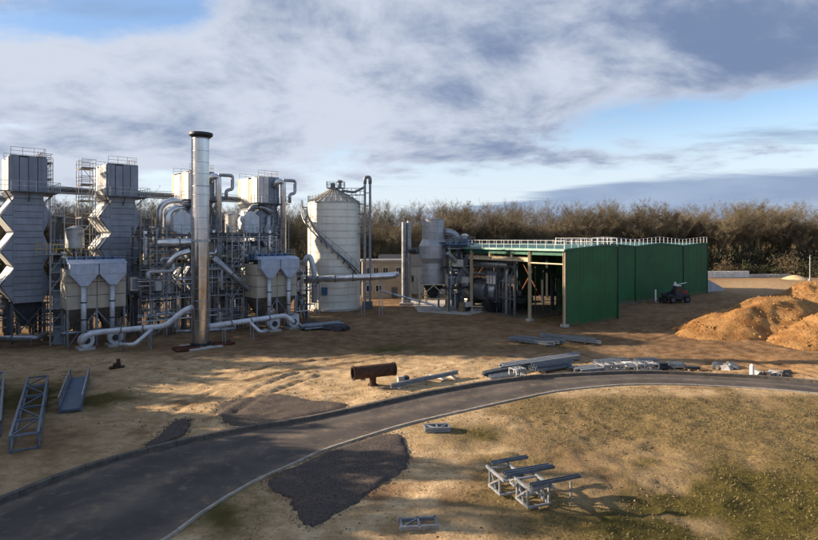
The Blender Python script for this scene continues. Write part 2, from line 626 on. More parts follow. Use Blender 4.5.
def build_ground():
    def axis(core0, core1, st, lo, hi, grow=1.16):
        a = list(np.arange(core0, core1, st))
        s = st; v = core0; left = []
        while v > lo:
            s *= grow; v -= s; left.append(v)
        s = st; v = a[-1]; right = []
        while v < hi:
            s *= grow; v += s; right.append(v)
        return np.array(left[::-1] + a + right)
    ys = []
    y = 17.0
    while y < 62: ys.append(y); y += 0.19
    while y < 84: ys.append(y); y += 0.3
    while y < 125: ys.append(y); y += 0.6
    s = 0.6
    while y < 3500: ys.append(y); s *= 1.09; y += s
    ys = np.array([-400, -150, -60, -25, -5, 5, 11, 14.5] + ys)
    xs = axis(-34, 48, 0.26, -3000, 3000, 1.09)
    X, Y = np.meshgrid(xs, ys)
    Z, rc, ruts = terrain(X, Y)
    px, py = pxy(X, Y)
    n_lo = fbm(X * 0.11 + 5, Y * 0.11 + 8, 5)
    n_mid = fbm(X * 0.5, Y * 0.5, 4)
    nearside = sst(py, 389, 399) * sst(px, 300, 330)
    # moss and dry grass of the field on the near side of the road
    field = sst(px + (n_mid - 0.5) * 160, 440, 560) * sst(py + (n_mid - 0.5) * 10, 388, 398)
    straw = field * (0.68 + 0.32 * sst(n_lo + (n_mid - 0.5) * 0.4, 0.30, 0.55))
    straw = np.maximum(straw, 0.85 * blob(px, py, 470, 436, 50, 14))
    moss = (blob(px, py, 735, 505, 130, 42) * 1.15 + blob(px, py, 480, 440, 22, 11) * 0.9 + blob(px, py, 228, 512, 45, 30) * 0.9
            + blob(px, py, 600, 470, 70, 20) * 0.5 + blob(px, py, 90, 398, 55, 9) * 0.95 + blob(px, py, 390, 350, 45, 6) * 0.8
            + blob(px, py, 640, 530, 70, 28) * 0.6 + blob(px, py, 560, 345, 45, 5) * 0.5 + blob(px, py, 25, 400, 60, 16) * 0.7 + blob(px, py, 455, 428, 40, 6) * 0.5)
    moss = np.clip(moss * sst(n_mid * 0.7 + n_lo * 0.5, 0.38, 0.72) * 1.35, 0, 1)
    moss = np.where(Y > 165, 0.6, moss)
    # brown churned earth of the works yard, orange clay by the spoil heaps
    brown = (1 - sst(py + (n_mid - 0.5) * 16 - (px - 300) * 0.012, 346, 366)) * (0.75 + 0.5 * n_lo)
    brown = np.maximum(brown, 0.75 * blob(px, py, 60, 500, 110, 40) * n_mid * 1.4)
    brown = np.maximum(brown, 0.7 * blob(px, py, 30, 430, 130, 75) * (0.6 + 0.6 * n_lo))  # left ground browned further, its shade put into the soil colour
    brown = np.maximum(brown, ruts * 0.55)
    brown = np.maximum(brown, 0.8 * sst(n_mid * n_lo, 0.30, 0.42))
    brown_band = 0.95 * blob(px - (py - 470) * 1.3, py, 590, 475, 55, 45) * sst(n_mid, 0.25, 0.5) * sst(px, 500, 530)  # darker brown band slanting across the field
    brown = np.maximum(brown * (1 - .85 * blob(px, py, 755, 286, 60, 9)), brown_band)
    track = np.maximum.reduce([np.exp(-(dist_poly(X, Y, L_) / 0.5) ** 2) for L_ in RUTS[:6] + RUTS[8:9] + RUTS[10:]])
    brown = np.clip(brown * (0.75 + 0.6 * (n_mid - 0.3)), 0, 1)
    brown = np.clip(np.maximum(brown, track * 0.95 * sst(n_mid, 0.2, 0.5)), 0, 1)
    straw = straw * (1 - 0.7 * brown_band)
    clay = np.clip(blob(px, py, 735, 335, 90, 34) * 1.1 + blob(px, py, 800, 365, 60, 16) * 0.6 + blob(px, py, 640, 322, 60, 16) * 0.5, 0, 1)
    ny, nx = X.shape
    verts = np.stack([X.ravel(), Y.ravel(), Z.ravel()], 1)
    idx = np.arange(nx * ny).reshape(ny, nx)
    quads = np.stack([idx[:-1, :-1].ravel(), idx[:-1, 1:].ravel(), idx[1:, 1:].ravel(), idx[1:, :-1].ravel()], 1)
    me = bpy.data.meshes.new('ground')
    me.vertices.add(len(verts)); me.vertices.foreach_set('co', verts.ravel())
    me.loops.add(quads.size); me.loops.foreach_set('vertex_index', quads.ravel().astype(np.int32))
    me.polygons.add(len(quads))
    me.polygons.foreach_set('loop_start', np.arange(0, quads.size, 4, dtype=np.int32))
    me.polygons.foreach_set('use_smooth', np.ones(len(quads), dtype=bool))
    me.update(calc_edges=True)
    at_ = me.color_attributes.new('soil', 'FLOAT_COLOR', 'POINT')
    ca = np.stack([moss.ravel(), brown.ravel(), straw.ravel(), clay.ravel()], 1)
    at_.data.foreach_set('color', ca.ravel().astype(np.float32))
    # material
    m = bpy.data.materials.new('site_soil'); m.use_nodes = True
    nt = m.node_tree
    b = nt.nodes['Principled BSDF']
    b.inputs['Roughness'].default_value = 0.95
    b.inputs['Specular IOR Level'].default_value = 0.1
    a = nt.nodes.new('ShaderNodeAttribute'); a.attribute_name = 'soil'
    sp = nt.nodes.new('ShaderNodeSeparateColor')
    nt.links.new(a.outputs['Color'], sp.inputs[0])
    fm, fb, fs = (E(nt, sp.outputs[i]) for i in range(3))
    fc = E(nt, a.outputs['Alpha'])
    pos = nt.nodes.new('ShaderNodeNewGeometry').outputs['Position']
    nA = noise_s(nt, pos, 0.9, 7.0, 0.62)
    nB = noise_s(nt, pos, 6.0, 6.0, 0.68)
    nC = noise_s(nt, pos, 0.22, 4.0, 0.55)
    mp = nt.nodes.new('ShaderNodeMapping'); mp.inputs['Scale'].default_value = (0.30, 2.6, 1.0); mp.inputs['Rotation'].default_value = (0, 0, R(-28))
    nt.links.new(pos, mp.inputs[0])
    nD = noise_s(nt, mp.outputs[0], 0.8, 6.0, 0.62)
    sand = mixc(nt, nA.ss(0.3, 0.7), (0.36, 0.245, 0.13), (0.60, 0.45, 0.27))
    sand = mixc(nt, (nB.ss(0.48, 0.70)) * 0.6, sand, (0.21, 0.14, 0.075))
    sand = mixc(nt, nD.ss(0.48, 0.66) * 0.6, sand, (0.30, 0.20, 0.11))
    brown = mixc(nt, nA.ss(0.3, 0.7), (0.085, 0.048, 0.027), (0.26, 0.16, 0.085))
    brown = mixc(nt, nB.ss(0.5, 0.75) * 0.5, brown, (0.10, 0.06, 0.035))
    straw = mixc(nt, nB.ss(0.32, 0.66), (0.07, 0.048, 0.021), (0.27, 0.195, 0.095))
    straw = mixc(nt, nD.ss(0.46, 0.66) * 0.6, straw, (0.17, 0.13, 0.05))
    moss = mixc(nt, nB.ss(0.3, 0.7), (0.036, 0.034, 0.009), (0.115, 0.092, 0.025))
    clay = mixc(nt, nA.ss(0.3, 0.7), (0.28, 0.145, 0.055), (0.47, 0.28, 0.13))
    c = mixc(nt, (fc + (nA - 0.5) * 0.5 * fc).clamp(), sand, clay)
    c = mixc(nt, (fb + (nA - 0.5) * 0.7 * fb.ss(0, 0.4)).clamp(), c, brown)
    c = mixc(nt, (fs + (nA - 0.5) * 0.9 * fs.ss(0, 0.4)).clamp(), c, straw)
    c = mixc(nt, (fm + (nB - 0.5) * 1.1 * fm.ss(0, 0.4)).clamp(), c, moss)
    nt.links.new(c, b.inputs['Base Color'])
    bn = nt.nodes.new('ShaderNodeBump'); bn.inputs['Strength'].default_value = 0.9; bn.inputs['Distance'].default_value = 0.12
    nt.links.new((nB * 0.8 + nA * 0.5 + nD * 0.7).s, bn.inputs['Height'])
    nt.links.new(bn.outputs[0], b.inputs['Normal'])
    me.materials.append(m)
    o = link(bpy.data.objects.new('ground', me))
    tag(o, 'sandy churned ground of the works site with moss and dry grass', kind='structure')
    return o


build_ground()


def ground_z(x, y, full=True):
    h, _, _ = terrain(np.array([float(x)]), np.array([float(y)]), full)
    return float(h[0])


# ------------------------------------------------------------------ road
def mat_road():
    m = bpy.data.materials.new('worn_asphalt'); m.use_nodes = True
    nt = m.node_tree; b = nt.nodes['Principled BSDF']
    pos = nt.nodes.new('ShaderNodeNewGeometry').outputs['Position']
    a = nt.nodes.new('ShaderNodeAttribute'); a.attribute_name = 'across'
    t = E(nt, a.outputs['Fac'])
    nA = noise_s(nt, pos, 0.35, 5.0, 0.6); nB = noise_s(nt, pos, 14.0, 4.0, 0.7); nC = noise_s(nt, pos, 1.7, 6.0, 0.62)
    c = mixc(nt, nA.ss(0.3, 0.7), (0.058, 0.052, 0.049), (0.118, 0.101, 0.089))
    dust = (t.gauss(0.5, 0.10) + t.gauss(0.04, 0.06) + t.gauss(0.97, 0.05)) * nC.ss(0.3, 0.7)
    c = mixc(nt, (dust * 0.6).clamp(), c, (0.22, 0.165, 0.115))
    track = (t.gauss(0.28, 0.075) + t.gauss(0.74, 0.075)) * 0.35
    c = mixc(nt, track, c, (0.058, 0.049, 0.046))
    c = mixc(nt, nC.ss(0.54, 0.74) * 0.55, c, (0.23, 0.175, 0.12))
    c = mixc(nt, nB.ss(0.4, 0.8) * 0.3, c, (0.03, 0.028, 0.027))
    nt.links.new(c, b.inputs['Base Color'])
    b.inputs['Roughness'].default_value = 0.85
    b.inputs['Specular IOR Level'].default_value = 0.25
    bn = nt.nodes.new('ShaderNodeBump'); bn.inputs['Strength'].default_value = 0.5; bn.inputs['Distance'].default_value = 0.02
    nt.links.new((nB + nC).s, bn.inputs['Height']); nt.links.new(bn.outputs[0], b.inputs['Normal'])
    return m


def build_road():
    V, F, T = [], [], []
    NA = 9
    for a, b in zip(rf, rn):
        for k in range(NA):
            t = k / (NA - 1)
            p = a.lerp(b, t)
            z = 0.02 + 0.05 * (1 - (2 * t - 1) ** 2)
            V.append((p.x, p.y, z)); T.append(t)
    for i in range(NR - 1):
        for k in range(NA - 1):
            q = i * NA + k
            F.append((q, q + NA, q + NA + 1, q + 1))
    o = mesh_obj('road', V, F, mat_road(), None, True)
    att = o.data.attributes.new('across', 'FLOAT', 'POINT')
    att.data.foreach_set('value', T)
    bm = bmesh.new(); bm.from_mesh(o.data); bmesh.ops.recalc_face_normals(bm, faces=bm.faces)
    if sum(f.normal.z for f in bm.faces) < 0: bmesh.ops.reverse_faces(bm, faces=bm.faces)
    bm.to_mesh(o.data); bm.free()
    tag(o, 'curving worn asphalt access road across the foreground', kind='structure')
    # kerb stones: tall dark ones on the far side, low pale ones on the near side
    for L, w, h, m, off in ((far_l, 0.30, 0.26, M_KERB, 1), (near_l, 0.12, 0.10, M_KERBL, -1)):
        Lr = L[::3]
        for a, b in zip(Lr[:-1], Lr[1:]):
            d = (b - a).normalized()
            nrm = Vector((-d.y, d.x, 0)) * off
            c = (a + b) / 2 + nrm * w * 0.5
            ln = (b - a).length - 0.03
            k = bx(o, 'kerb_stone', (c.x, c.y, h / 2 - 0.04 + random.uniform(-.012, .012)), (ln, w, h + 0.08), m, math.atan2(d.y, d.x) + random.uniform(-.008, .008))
    return o


build_road()


# ------------------------------------------------------------------ gravel and asphalt spills
def mat_gravel(name, c0, c1):
    m = bpy.data.materials.new(name); m.use_nodes = True
    nt = m.node_tree; b = nt.nodes['Principled BSDF']
    pos = nt.nodes.new('ShaderNodeNewGeometry').outputs['Position']
    nA = noise_s(nt, pos, 1.2, 5.0, 0.6); nB = noise_s(nt, pos, 9.0, 5.0, 0.75)
    c = mixc(nt, nB.ss(0.3, 0.7), c0, c1)
    c = mixc(nt, nA.ss(0.5, 0.75) * 0.35, c, (0.24, 0.18, 0.13))
    nt.links.new(c, b.inputs['Base Color']); b.inputs['Roughness'].default_value = 0.95
    b.inputs['Specular IOR Level'].default_value = 0.15
    bn = nt.nodes.new('ShaderNodeBump'); bn.inputs['Strength'].default_value = 1.0; bn.inputs['Distance'].default_value = 0.06
    nt.links.new(nB.s, bn.inputs['Height']); nt.links.new(bn.outputs[0], b.inputs['Normal'])
    return m


M_GRAV = mat_gravel('dark_gravel', (0.045, 0.038, 0.036), (0.13, 0.108, 0.095))
M_GRAVP = mat_gravel('grey_gravel', (0.055, 0.045, 0.040), (0.15, 0.122, 0.10))


def gravel(name, outline, m, label, height=0.12, rag=0.09):
    P = [gp(*p) for p in outline]
    # densify outline
    L = []
    for a, b in zip(P, P[1:] + P[:1]):
        n = max(2, int((b - a).length / 0.35))
        for k in range(n): L.append(a.lerp(b, k / n))
    for it in range(3):
        L = [(L[i - 1] + L[i] * 2 + L[(i + 1) % len(L)]) / 4 for i in range(len(L))]
    c = sum(L, Vector()) / len(L)
    n = len(L)
    rings = 14
    pts = []
    for r in range(rings):
        t = 1 - r / rings
        for p in L:
            q = c + (p - c) * t
            if r == 0 or r == 1:
                j = (random.uniform(-rag, rag), random.uniform(-rag, rag), 0)
                q = q + Vector(j)
            pts.append(q)
    pts.append(c)
    A = np.array([[p.x, p.y] for p in pts])
    h, _, _ = terrain(A[:, 0], A[:, 1])
    bump = fbm(A[:, 0] * 1.3, A[:, 1] * 1.3, 4) - 0.35 + (fbm(A[:, 0] * 5, A[:, 1] * 5, 3) - 0.5) * 0.5
    V = []
    for i, p in enumerate(pts):
        r = i // n
        e = -0.05 if r == 0 else (0.02 + height * (0.6 + bump[i]) * min(1, (r) / 3))
        V.append((p.x, p.y, max(h[i], -0.03) + e + (0.015 if r else 0)))
    F = []
    for r in range(rings - 1):
        for k in range(n):
            F.append((r * n + k, r * n + (k + 1) % n, (r + 1) * n + (k + 1) % n, (r + 1) * n + k))
    for k in range(n): F.append(((rings - 1) * n + k, (rings - 1) * n + (k + 1) % n, rings * n))
    o = mesh_obj(name, V, F, m, None, True)
    bm = bmesh.new(); bm.from_mesh(o.data); bmesh.ops.recalc_face_normals(bm, faces=bm.faces)
    if sum(f.normal.z for f in bm.faces) < 0: bmesh.ops.reverse_faces(bm, faces=bm.faces)
    bm.to_mesh(o.data); bm.free()
    tag(o, label, kind='structure')
    # loose stones thinning out beyond the edge
    SV_, SF_ = [], []
    for i in range(1000):
        p = random.choice(L); q = p + Vector((random.gauss(0, .17), random.gauss(0, .17), 0))
        s = .012 + .035 * random.random() ** 2
        z = ground_z_fast(q.x, q.y) + .01
        k = len(SV_)
        for d in ((1, 0, 0), (-.8, .3, 0), (.1, 1, .1), (0, -1, 0), (0, .1, .9), (0, 0, -.6)):
            SV_.append((q.x + d[0] * s * random.uniform(.6, 1.2), q.y + d[1] * s * random.uniform(.6, 1.2), z + d[2] * s))
        SF_ += [(k + a, k + e, k + f) for a, e, f in ((0, 2, 4), (2, 1, 4), (1, 3, 4), (3, 0, 4), (2, 0, 5), (1, 2, 5), (3, 1, 5), (0, 3, 5))]
    P_ = np.array(SV_)
    zz, _, _ = terrain(P_[:, 0], P_[:, 1])
    P_[:, 2] += np.maximum(zz, 0.0)
    tag(mesh_obj('loose_stones', P_.tolist(), SF_, m, o), kind='stuff')


def ground_z_fast(x, y): return 0.0


gravel('gravel_patch', [(212, 408), (228, 401), (252, 398), (268, 395), (292, 394), (305, 399), (325, 401), (352, 403), (345, 409), (300, 418), (262, 426), (232, 428), (219, 420)], M_GRAVP, 'grey gravel spread along the far kerb of the road')
gravel('gravel_patch', [(262, 481), (300, 463.5), (335, 448.5), (385, 433), (402, 432), (408, 445), (411, 459), (409, 468), (397, 478), (380, 487), (360, 502), (340, 514), (318, 526), (302, 532), (294, 515), (290, 498), (280, 494), (268, 490)], M_GRAV, 'dark gravel apron spilling off the near side of the road', 0.14)
gravel('gravel_patch', [(137, 450), (150, 443), (163, 432), (176, 420), (190, 417), (190, 428), (184, 436), (168, 444), (152, 450)], M_GRAV, 'narrow dark strip of spilled asphalt beside the road', 0.12)

# stones and clods strewn over the site, too many to count
def scatter_stones(name, n, region, m, label, smin, smax):
    rs = np.random.RandomState(hash(name) % 1000 if False else len(name) * 7 + n)
    V, F = [], []
    base = [(1, 0, 0), (-0.9, 0.1, 0), (0, 1, 0), (0.1, -1, 0), (0, 0, 0.8), (0, 0, -0.6)]
    fc = [(0, 2, 4), (2, 1, 4), (1, 3, 4), (3, 0, 4), (2, 0, 5), (1, 2, 5), (3, 1, 5), (0, 3, 5)]
    px = rs.uniform(region[0], region[2], n * 2); u = rs.uniform(0, 1, n * 2)
    Y0, Y1 = CAM_H * FPX / (region[3] - HOR), CAM_H * FPX / (region[1] - HOR)
    Y = Y0 + (Y1 - Y0) * u
    X = (px - CX) * Y / FPX
    h, rc, _ = terrain(X, Y)
    cl = fbm(X * 0.3 + 40, Y * 0.3, 3)
    ok = (rc > 0.4) & (cl > 0.45)
    for x, y, z in zip(X[ok][:n], Y[ok][:n], h[ok][:n]):
        s = smin + (smax - smin) * rs.rand() ** 3
        a = rs.uniform(0, 6.28); ca, sa = math.cos(a), math.sin(a)
        o = len(V)
        for b in base:
            q = [b[i] * s * rs.uniform(.6, 1.2) for i in range(3)]
            V.append((x + q[0] * ca - q[1] * sa, y + q[0] * sa + q[1] * ca, z + q[2] + s * .2))
        F += [(o + i, o + j, o + k) for i, j, k in fc]
    tag(mesh_obj(name, V, F, m), label, kind='stuff')


M_CLOD = mat('clod', (0.24, 0.165, 0.09), 0.95, 0, 0.3, 2.0)
scatter_stones('clods', 2600, (330, 388, 900, 560), M_CLOD, 'loose clods and stones scattered over the rough field', 0.015, 0.07)
scatter_stones('stones', 3000, (-30, 345, 860, 430), M_CLOD, 'loose stones scattered over the sandy yard', 0.02, 0.11)


def dry_grass():
    rs = np.random.RandomState(11)
    N = 20000
    Y = 19 + (46 - 19) * rs.rand(N * 4)
    X = rs.uniform(-18, 48, N * 4)
    px, py = pxy(X, Y)
    h, rc, _ = terrain(X, Y)
    nm = fbm(X * 0.5, Y * 0.5, 4); nl = fbm(X * 0.11 + 5, Y * 0.11 + 8, 5)
    f = sst(px + (nm - 0.5) * 160, 450, 600) * sst(nl * .5 + nm * .6, 0.42, 0.66) + blob(px, py, 228, 512, 45, 28) * nm * 1.3 + blob(px, py, 470, 436, 45, 12) * 0.5
    ok = (rc > 0.5) & (rs.rand(N * 4) < f) & (py > 386) & (px < 870) & (px > 150)
    X, Y, h = X[ok][:N], Y[ok][:N], h[ok][:N]
    n = len(X)
    a = rs.uniform(0, 2 * np.pi, n); hh = 0.04 + 0.10 * rs.rand(n) ** 2; w = 0.012 + 0.02 * rs.rand(n)
    ln = rs.uniform(-0.09, 0.09, (n, 2)) + np.array([0.03, -0.01])
    V = np.empty((n, 3, 3))
    V[:, 0] = np.stack([X - np.cos(a) * w, Y - np.sin(a) * w, h - 0.02], 1)
    V[:, 1] = np.stack([X + np.cos(a) * w, Y + np.sin(a) * w, h - 0.02], 1)
    V[:, 2] = np.stack([X + ln[:, 0], Y + ln[:, 1], h + hh], 1)
    F = np.arange(n * 3).reshape(n, 3)
    o = mesh_obj('dry_grass', V.reshape(-1, 3).tolist(), F.tolist(), mat('straw_blades', (0.16, 0.125, 0.055), 0.9, 0, 0.4, 1.2, col2=(0.10, 0.10, 0.03)))
    tag(o, 'short dry grass growing over the near field', kind='stuff')


dry_grass()


# ================================================================== dryer towers
PA = R(42)
RX = Vector((math.cos(PA), math.sin(PA), 0)); RY = Vector((-math.sin(PA), math.cos(PA), 0))   # along the row / into the row


def tower(loc, label, variant=0, extras=False):
    t = thing('dryer_tower', label, 'tower', loc, PA, 'zigzag dryer towers in a row')
    D = 6.4
    # legs and lower enclosure
    for x in (-1.5, 1.5):
        for y in (0.2, D / 2, D - 0.2):
            bar(t, 'leg', (x, y, 0), (x, y, 4.3), 0.28, M_STEEL, kind='ibeam')
    for y in (0.2, D - 0.2):
        bar(t, 'brace', (-1.5, y, 0.3), (1.5, y, 4.1), 0.12, M_STEEL)
        bar(t, 'brace', (1.5, y, 0.3), (-1.5, y - 0.14, 4.1), 0.12, M_STEEL)
    prism(t, 'discharge_hopper', [(-1.4, 4.3), (1.4, 4.3), (0.5, 1.7), (-0.5, 1.7)], 'y', 0.9, D - 0.9, M_DARK)
    # core
    bx(t, 'core', (0, D / 2, 10.3), (2.66, D - 0.1, 12.0), M_DARK)
    # front panels, stacked bands
    z = 4.35
    i = 0
    while z < 16.1:
        h = 0.72
        bx(t, 'front_panel', (0, -0.02 + random.uniform(-.012, .012), z + h / 2), (2.62, 0.12, h - 0.05), M_CLAD)
        z += h; i += 1
    for x in (-1.34, 1.34):
        bar(t, 'edge_trim', (x, -0.07, 4.35), (x, -0.07, 16.2), 0.09, M_CLAD)
    # zigzag bulges along both flanks
    zs = [(4.4, 6.3, 8.2), (8.25, 10.15, 12.05), (12.1, 14.0, 15.9)]
    for side, amp in ((1, 0.75), (-1, 1.15)):
        for z0, z1, z2 in zs:
            b = prism(t, 'bulge', [(side * 1.34, z0), (side * (1.34 + amp), z1), (side * 1.34, z2)], 'y', 0.0, D, M_CLAD if side > 0 else M_STEEL)
            # the front end plate of each bulge is two triangular sheets
            e = 0.05
            prism(b, 'end_plate', [(side * 1.40, z0 + 0.14), (side * (1.30 + amp), z1 - 0.05), (side * 1.40, z1 - 0.05)], 'y', -e - 0.02, 0.0, M_CLAD)
            prism(b, 'end_plate', [(side * 1.40, z1 + 0.03), (side * (1.30 + amp), z1 + 0.03), (side * 1.40, z2 - 0.14)], 'y', -e - 0.02, 0.0, M_CLAD)
            if side < 0:
                n = 4
                for k in range(n):
                    y0 = 0.25 + k * (D - 0.3) / n; y1 = y0 + (D - 0.3) / n * 0.62
                    for za, zb, xa, xb in ((z0 + .18, z1 - .06, 1.34, 1.34 + amp), (z1 + .06, z2 - .18, 1.34 + amp, 1.34)):
                        ta = 0.06
                        prism(b, 'louvre', [(-xa - ta, za), (-xb - ta, zb), (-xb - ta - 0.07, zb), (-xa - ta - 0.07, za)], 'y', y0, y1, M_LOUV)
            else:
                for k in range(4):
                    y0 = 0.25 + k * (D - 0.3) / 4
                    prism(b, 'louvre', [(1.40, z0 + .2), (1.38 + amp, z1 - .06), (1.45 + amp, z1 - .06), (1.47, z0 + .2)], 'y', y0, y0 + 1.2, M_CLAD)
    # head: transition and clad plenum
    prism(t, 'head_transition', [(-1.5, 16.2), (1.5, 16.2), (1.9, 16.75), (-1.9, 16.75)], 'y', -0.1, D + 0.1, M_CLAD)
    bx(t, 'plenum', (0, D / 2, 18.55), (3.3, D, 3.6), M_DARK)
    pal = [M_CLAD, M_CLADW, M_CLADW, M_CLADT] if variant else [M_CLAD, M_CLADW, M_CLAD, M_CLADT]
    n = 4
    for k in range(n):
        x0 = -1.68 + k * 3.36 / n
        hh = 3.7 + random.uniform(-.12, .18)
        bx(t, 'cladding_panel', (x0 + 0.42, -0.06, 16.75 + hh / 2), (0.77, 0.16, hh), M_CLAD if variant == 0 or k > 1 else M_CLADW)
    n = 7
    for s in (-1, 1):
        for k in range(n):
            y0 = 0.05 + k * D / n
            hh = 3.7 + random.uniform(-.18, .22)
            m = pal[(k * 5 + variant) % len(pal)] if s < 0 else M_CLAD
            bx(t, 'cladding_panel', (s * 1.72, y0 + 0.44, 16.75 + hh / 2), (0.16, 0.82, hh), m)
    bx(t, 'roof_plate', (0, D / 2, 20.55), (3.4, D + 0.1, 0.1), M_STEEL)
    # service walkway round the head
    zp = 16.55
    bx(t, 'walkway', (0, -0.75, zp), (5.6, 1.1, 0.08), M_STEEL)
    bx(t, 'walkway', (2.35, D / 2, zp), (0.9, D - 0.5, 0.08), M_STEEL)
    railing(t, [(-2.8, -0.25, zp + .04), (-2.8, -1.28, zp + .04), (2.8, -1.28, zp + .04), (2.8, D - .4, zp + .04)], M_GALV, 1.1, 1.1, 0.05)
    for x in (-2.2, 0, 2.2):
        bar(t, 'bracket', (x * 0.7, -0.1, zp - 1.0), (x, -1.2, zp - .05), 0.09, M_STEEL)
    for k in range(5):
        bar(t, 'mast', (1.5 - k * 0.02, 0.4 + k * 1.3, 20.6), (1.5, 0.4 + k * 1.3, 21.1 + 0.5 * random.random()), 0.05, M_STEEL)
    railing(t, [(-1.6, 0.05, 20.6), (1.6, 0.05, 20.6), (1.6, D, 20.6), (-1.6, D, 20.6)], M_STEEL, 0.9, 1.1, 0.04)
    for zl in (6.4, 10.2, 13.9):
        bx(t, 'landing', (2.75, 1.2, zl), (1.3, 2.4, .07), M_STEEL)
        railing(t, [(2.1, 0, zl + .04), (3.4, 0, zl + .04), (3.4, 2.4, zl + .04)], M_GALV, 1.05, .8, .045)
        bar(t, 'stair_flight', (3.0, 2.3, zl - 3.6), (3.0, .3, zl), .5, M_GALVD, .07)
        for k in range(3):
            xx = -1.0 + k * .9 + random.uniform(-.2, .2)
            pipe(t, 'tower_pipe', [(xx, -.15, zl - 1.5), (xx, -.35, zl - 1.2), (xx + .5, -.35, zl - .4), (xx + .5, -.35, zl + .6), (xx + .5, -.1, zl + .9)], .09, M_PIPED, seg=8) if extras else None
    for x, y in ((2.1, 0), (3.4, 0), (3.4, 2.4)):
        bar(t, 'stair_post', (x, y, 0), (x, y, 15), .08, M_GALV)
    # ladder up the right of the front
    la = thing_part_ladder(t, (1.95, -0.2), 4.6, 16.4, M_GALVD)
    if extras:
        # U-bend extract duct on the front and its downcomer
        pipe(t, 'extract_duct', [(0.9, -0.5, 19.2), (0.9, -1.0, 19.9), (1.9, -1.0, 19.9), (1.9, -1.0, 3.0)], 0.42, M_PIPE)
        pipe(t, 'return_bend', [(1.9, -1.0, 20.15), (3.9, -1.0, 20.2), (3.9, -1.0, 18.3), (3.0, -1.0, 18.1), (3.0, -1.0, 16.8)], 0.24, M_PIPED)
        # faceted inlet box on the left flank
        hx = [(-2.6, 11.8), (-3.9, 12.6), (-3.9, 14.3), (-2.9, 15.4), (-1.7, 14.6), (-1.7, 12.4)]
        b = prism(t, 'inlet_box', hx, 'y', -0.5, 1.9, M_WPIPE)
        prism(b, 'inlet_flange', [(-2.65, 11.65), (-4.05, 12.5), (-4.05, 12.7), (-2.6, 11.9)], 'y', -0.6, 2.0, M_GALV)
        pipe(t, 'inlet_duct', [(-2.6, 0.7, 15.2), (-2.4, 0.4, 16.1), (-0.8, -0.4, 16.0), (0.3, -0.45, 15.2)], 0.4, M_PIPED)
        pipe(t, 'drop_pipe', [(-0.2, -0.45, 14.6), (-0.2, -0.45, 4.2)], 0.28, M_WPIPE)
        for k in range(7):
            bar(t, 'clip', (1.4, -0.1, 4 + k * 1.9), (1.9, -0.95, 4 + k * 1.9), 0.08, M_STEEL)
    return t


def thing_part_ladder(t, xy, z0, z1, m):
    x, y = xy
    V, F = [], []
    o = thing_ladder_mesh(x, y, z0, z1)
    return mesh_obj('ladder', o[0], o[1], m, t)


def thing_ladder_mesh(x, y, z0, z1, w=0.5):
    V, F = [], []

    def box(a, b):
        o = len(V)
        for zz in (a[2], b[2]):
            V.extend([(a[0], a[1], zz), (b[0], a[1], zz), (b[0], b[1], zz), (a[0], b[1], zz)])
        F.extend([(o, o + 1, o + 2, o + 3), (o + 4, o + 7, o + 6, o + 5), (o, o + 4, o + 5, o + 1), (o + 1, o + 5, o + 6, o + 2), (o + 2, o + 6, o + 7, o + 3), (o + 3, o + 7, o + 4, o)])
    for sx in (0, w):
        box((x + sx - .025, y - .03, z0), (x + sx + .025, y + .03, z1))
    z = z0 + .3
    while z < z1:
        box((x + .025, y - .015, z), (x + w - .025, y + .015, z + .03)); z += .35
    return V, F


TWB = Vector((-35.3, 67.2, 0))
tower((-42.1, 60.3, 0), 'grey zigzag tower at the far left edge with lit white louvres', 0)
tower(TWB, 'grey zigzag tower with a scaffold on its left shoulder', 0)
tower((-28.2, 74.2, 0), 'grey zigzag tower standing behind the tall steel chimney', 1, True)
tower((-20.9, 81.0, 0), 'grey zigzag tower nearest to the cream silo, with white faceted inlet box', 1, True)


# ------------------------------------------------------------------ scaffold
def scaffold(loc, rz, nx, ny, nz, label, lift=2.0, bay=1.5, z0=0.0, deckm=M_WOOD):
    t = thing('scaffold', label, 'scaffold', loc, rz)
    H = nz * lift
    for i in range(nx + 1):
        for j in range(ny + 1):
            top = H + random.uniform(0.4, 1.4)
            tube(t, 'standard', (i * bay, j * bay, z0), (i * bay, j * bay, z0 + top), 0.045, M_GALV)
    for k in range(1, nz + 1):
        z = z0 + k * lift
        for j in range(ny + 1):
            for dz in (0, 0.55, 1.0):
                tube(t, 'ledger', (0, j * bay, z + dz), (nx * bay, j * bay, z + dz), 0.035, M_GALV)
        for i in range(nx + 1):
            tube(t, 'transom', (i * bay, 0, z - .08), (i * bay, ny * bay, z - .08), 0.035, M_GALV)
        for j in range(ny):
            for q in range(4):
                bx(t, 'deck_board', (nx * bay / 2, j * bay + 0.2 + q * 0.34, z + 0.05), (nx * bay, 0.29, 0.05), deckm)
        if k % 2:
            tube(t, 'brace', (0, -0.05, z - lift), (nx * bay, -0.05, z), 0.035, M_GALV)
        else:
            tube(t, 'brace', (nx * bay, -0.05, z - lift), (0, -0.05, z), 0.035, M_GALV)
    return t


p = TWB + RX * -4.2 + RY * 1.2
scaffold((p.x, p.y, 0), PA, 1, 2, 10, 'tall scaffold climbing the left flank of the second zigzag tower')
p = Vector((-42.7, 60.0, 0)) + RX * 2.0 + RY * 2.2
scaffold((p.x, p.y, 14.6), PA, 1, 2, 3, 'short scaffold beside the head of the leftmost tower', lift=1.9, bay=1.3)


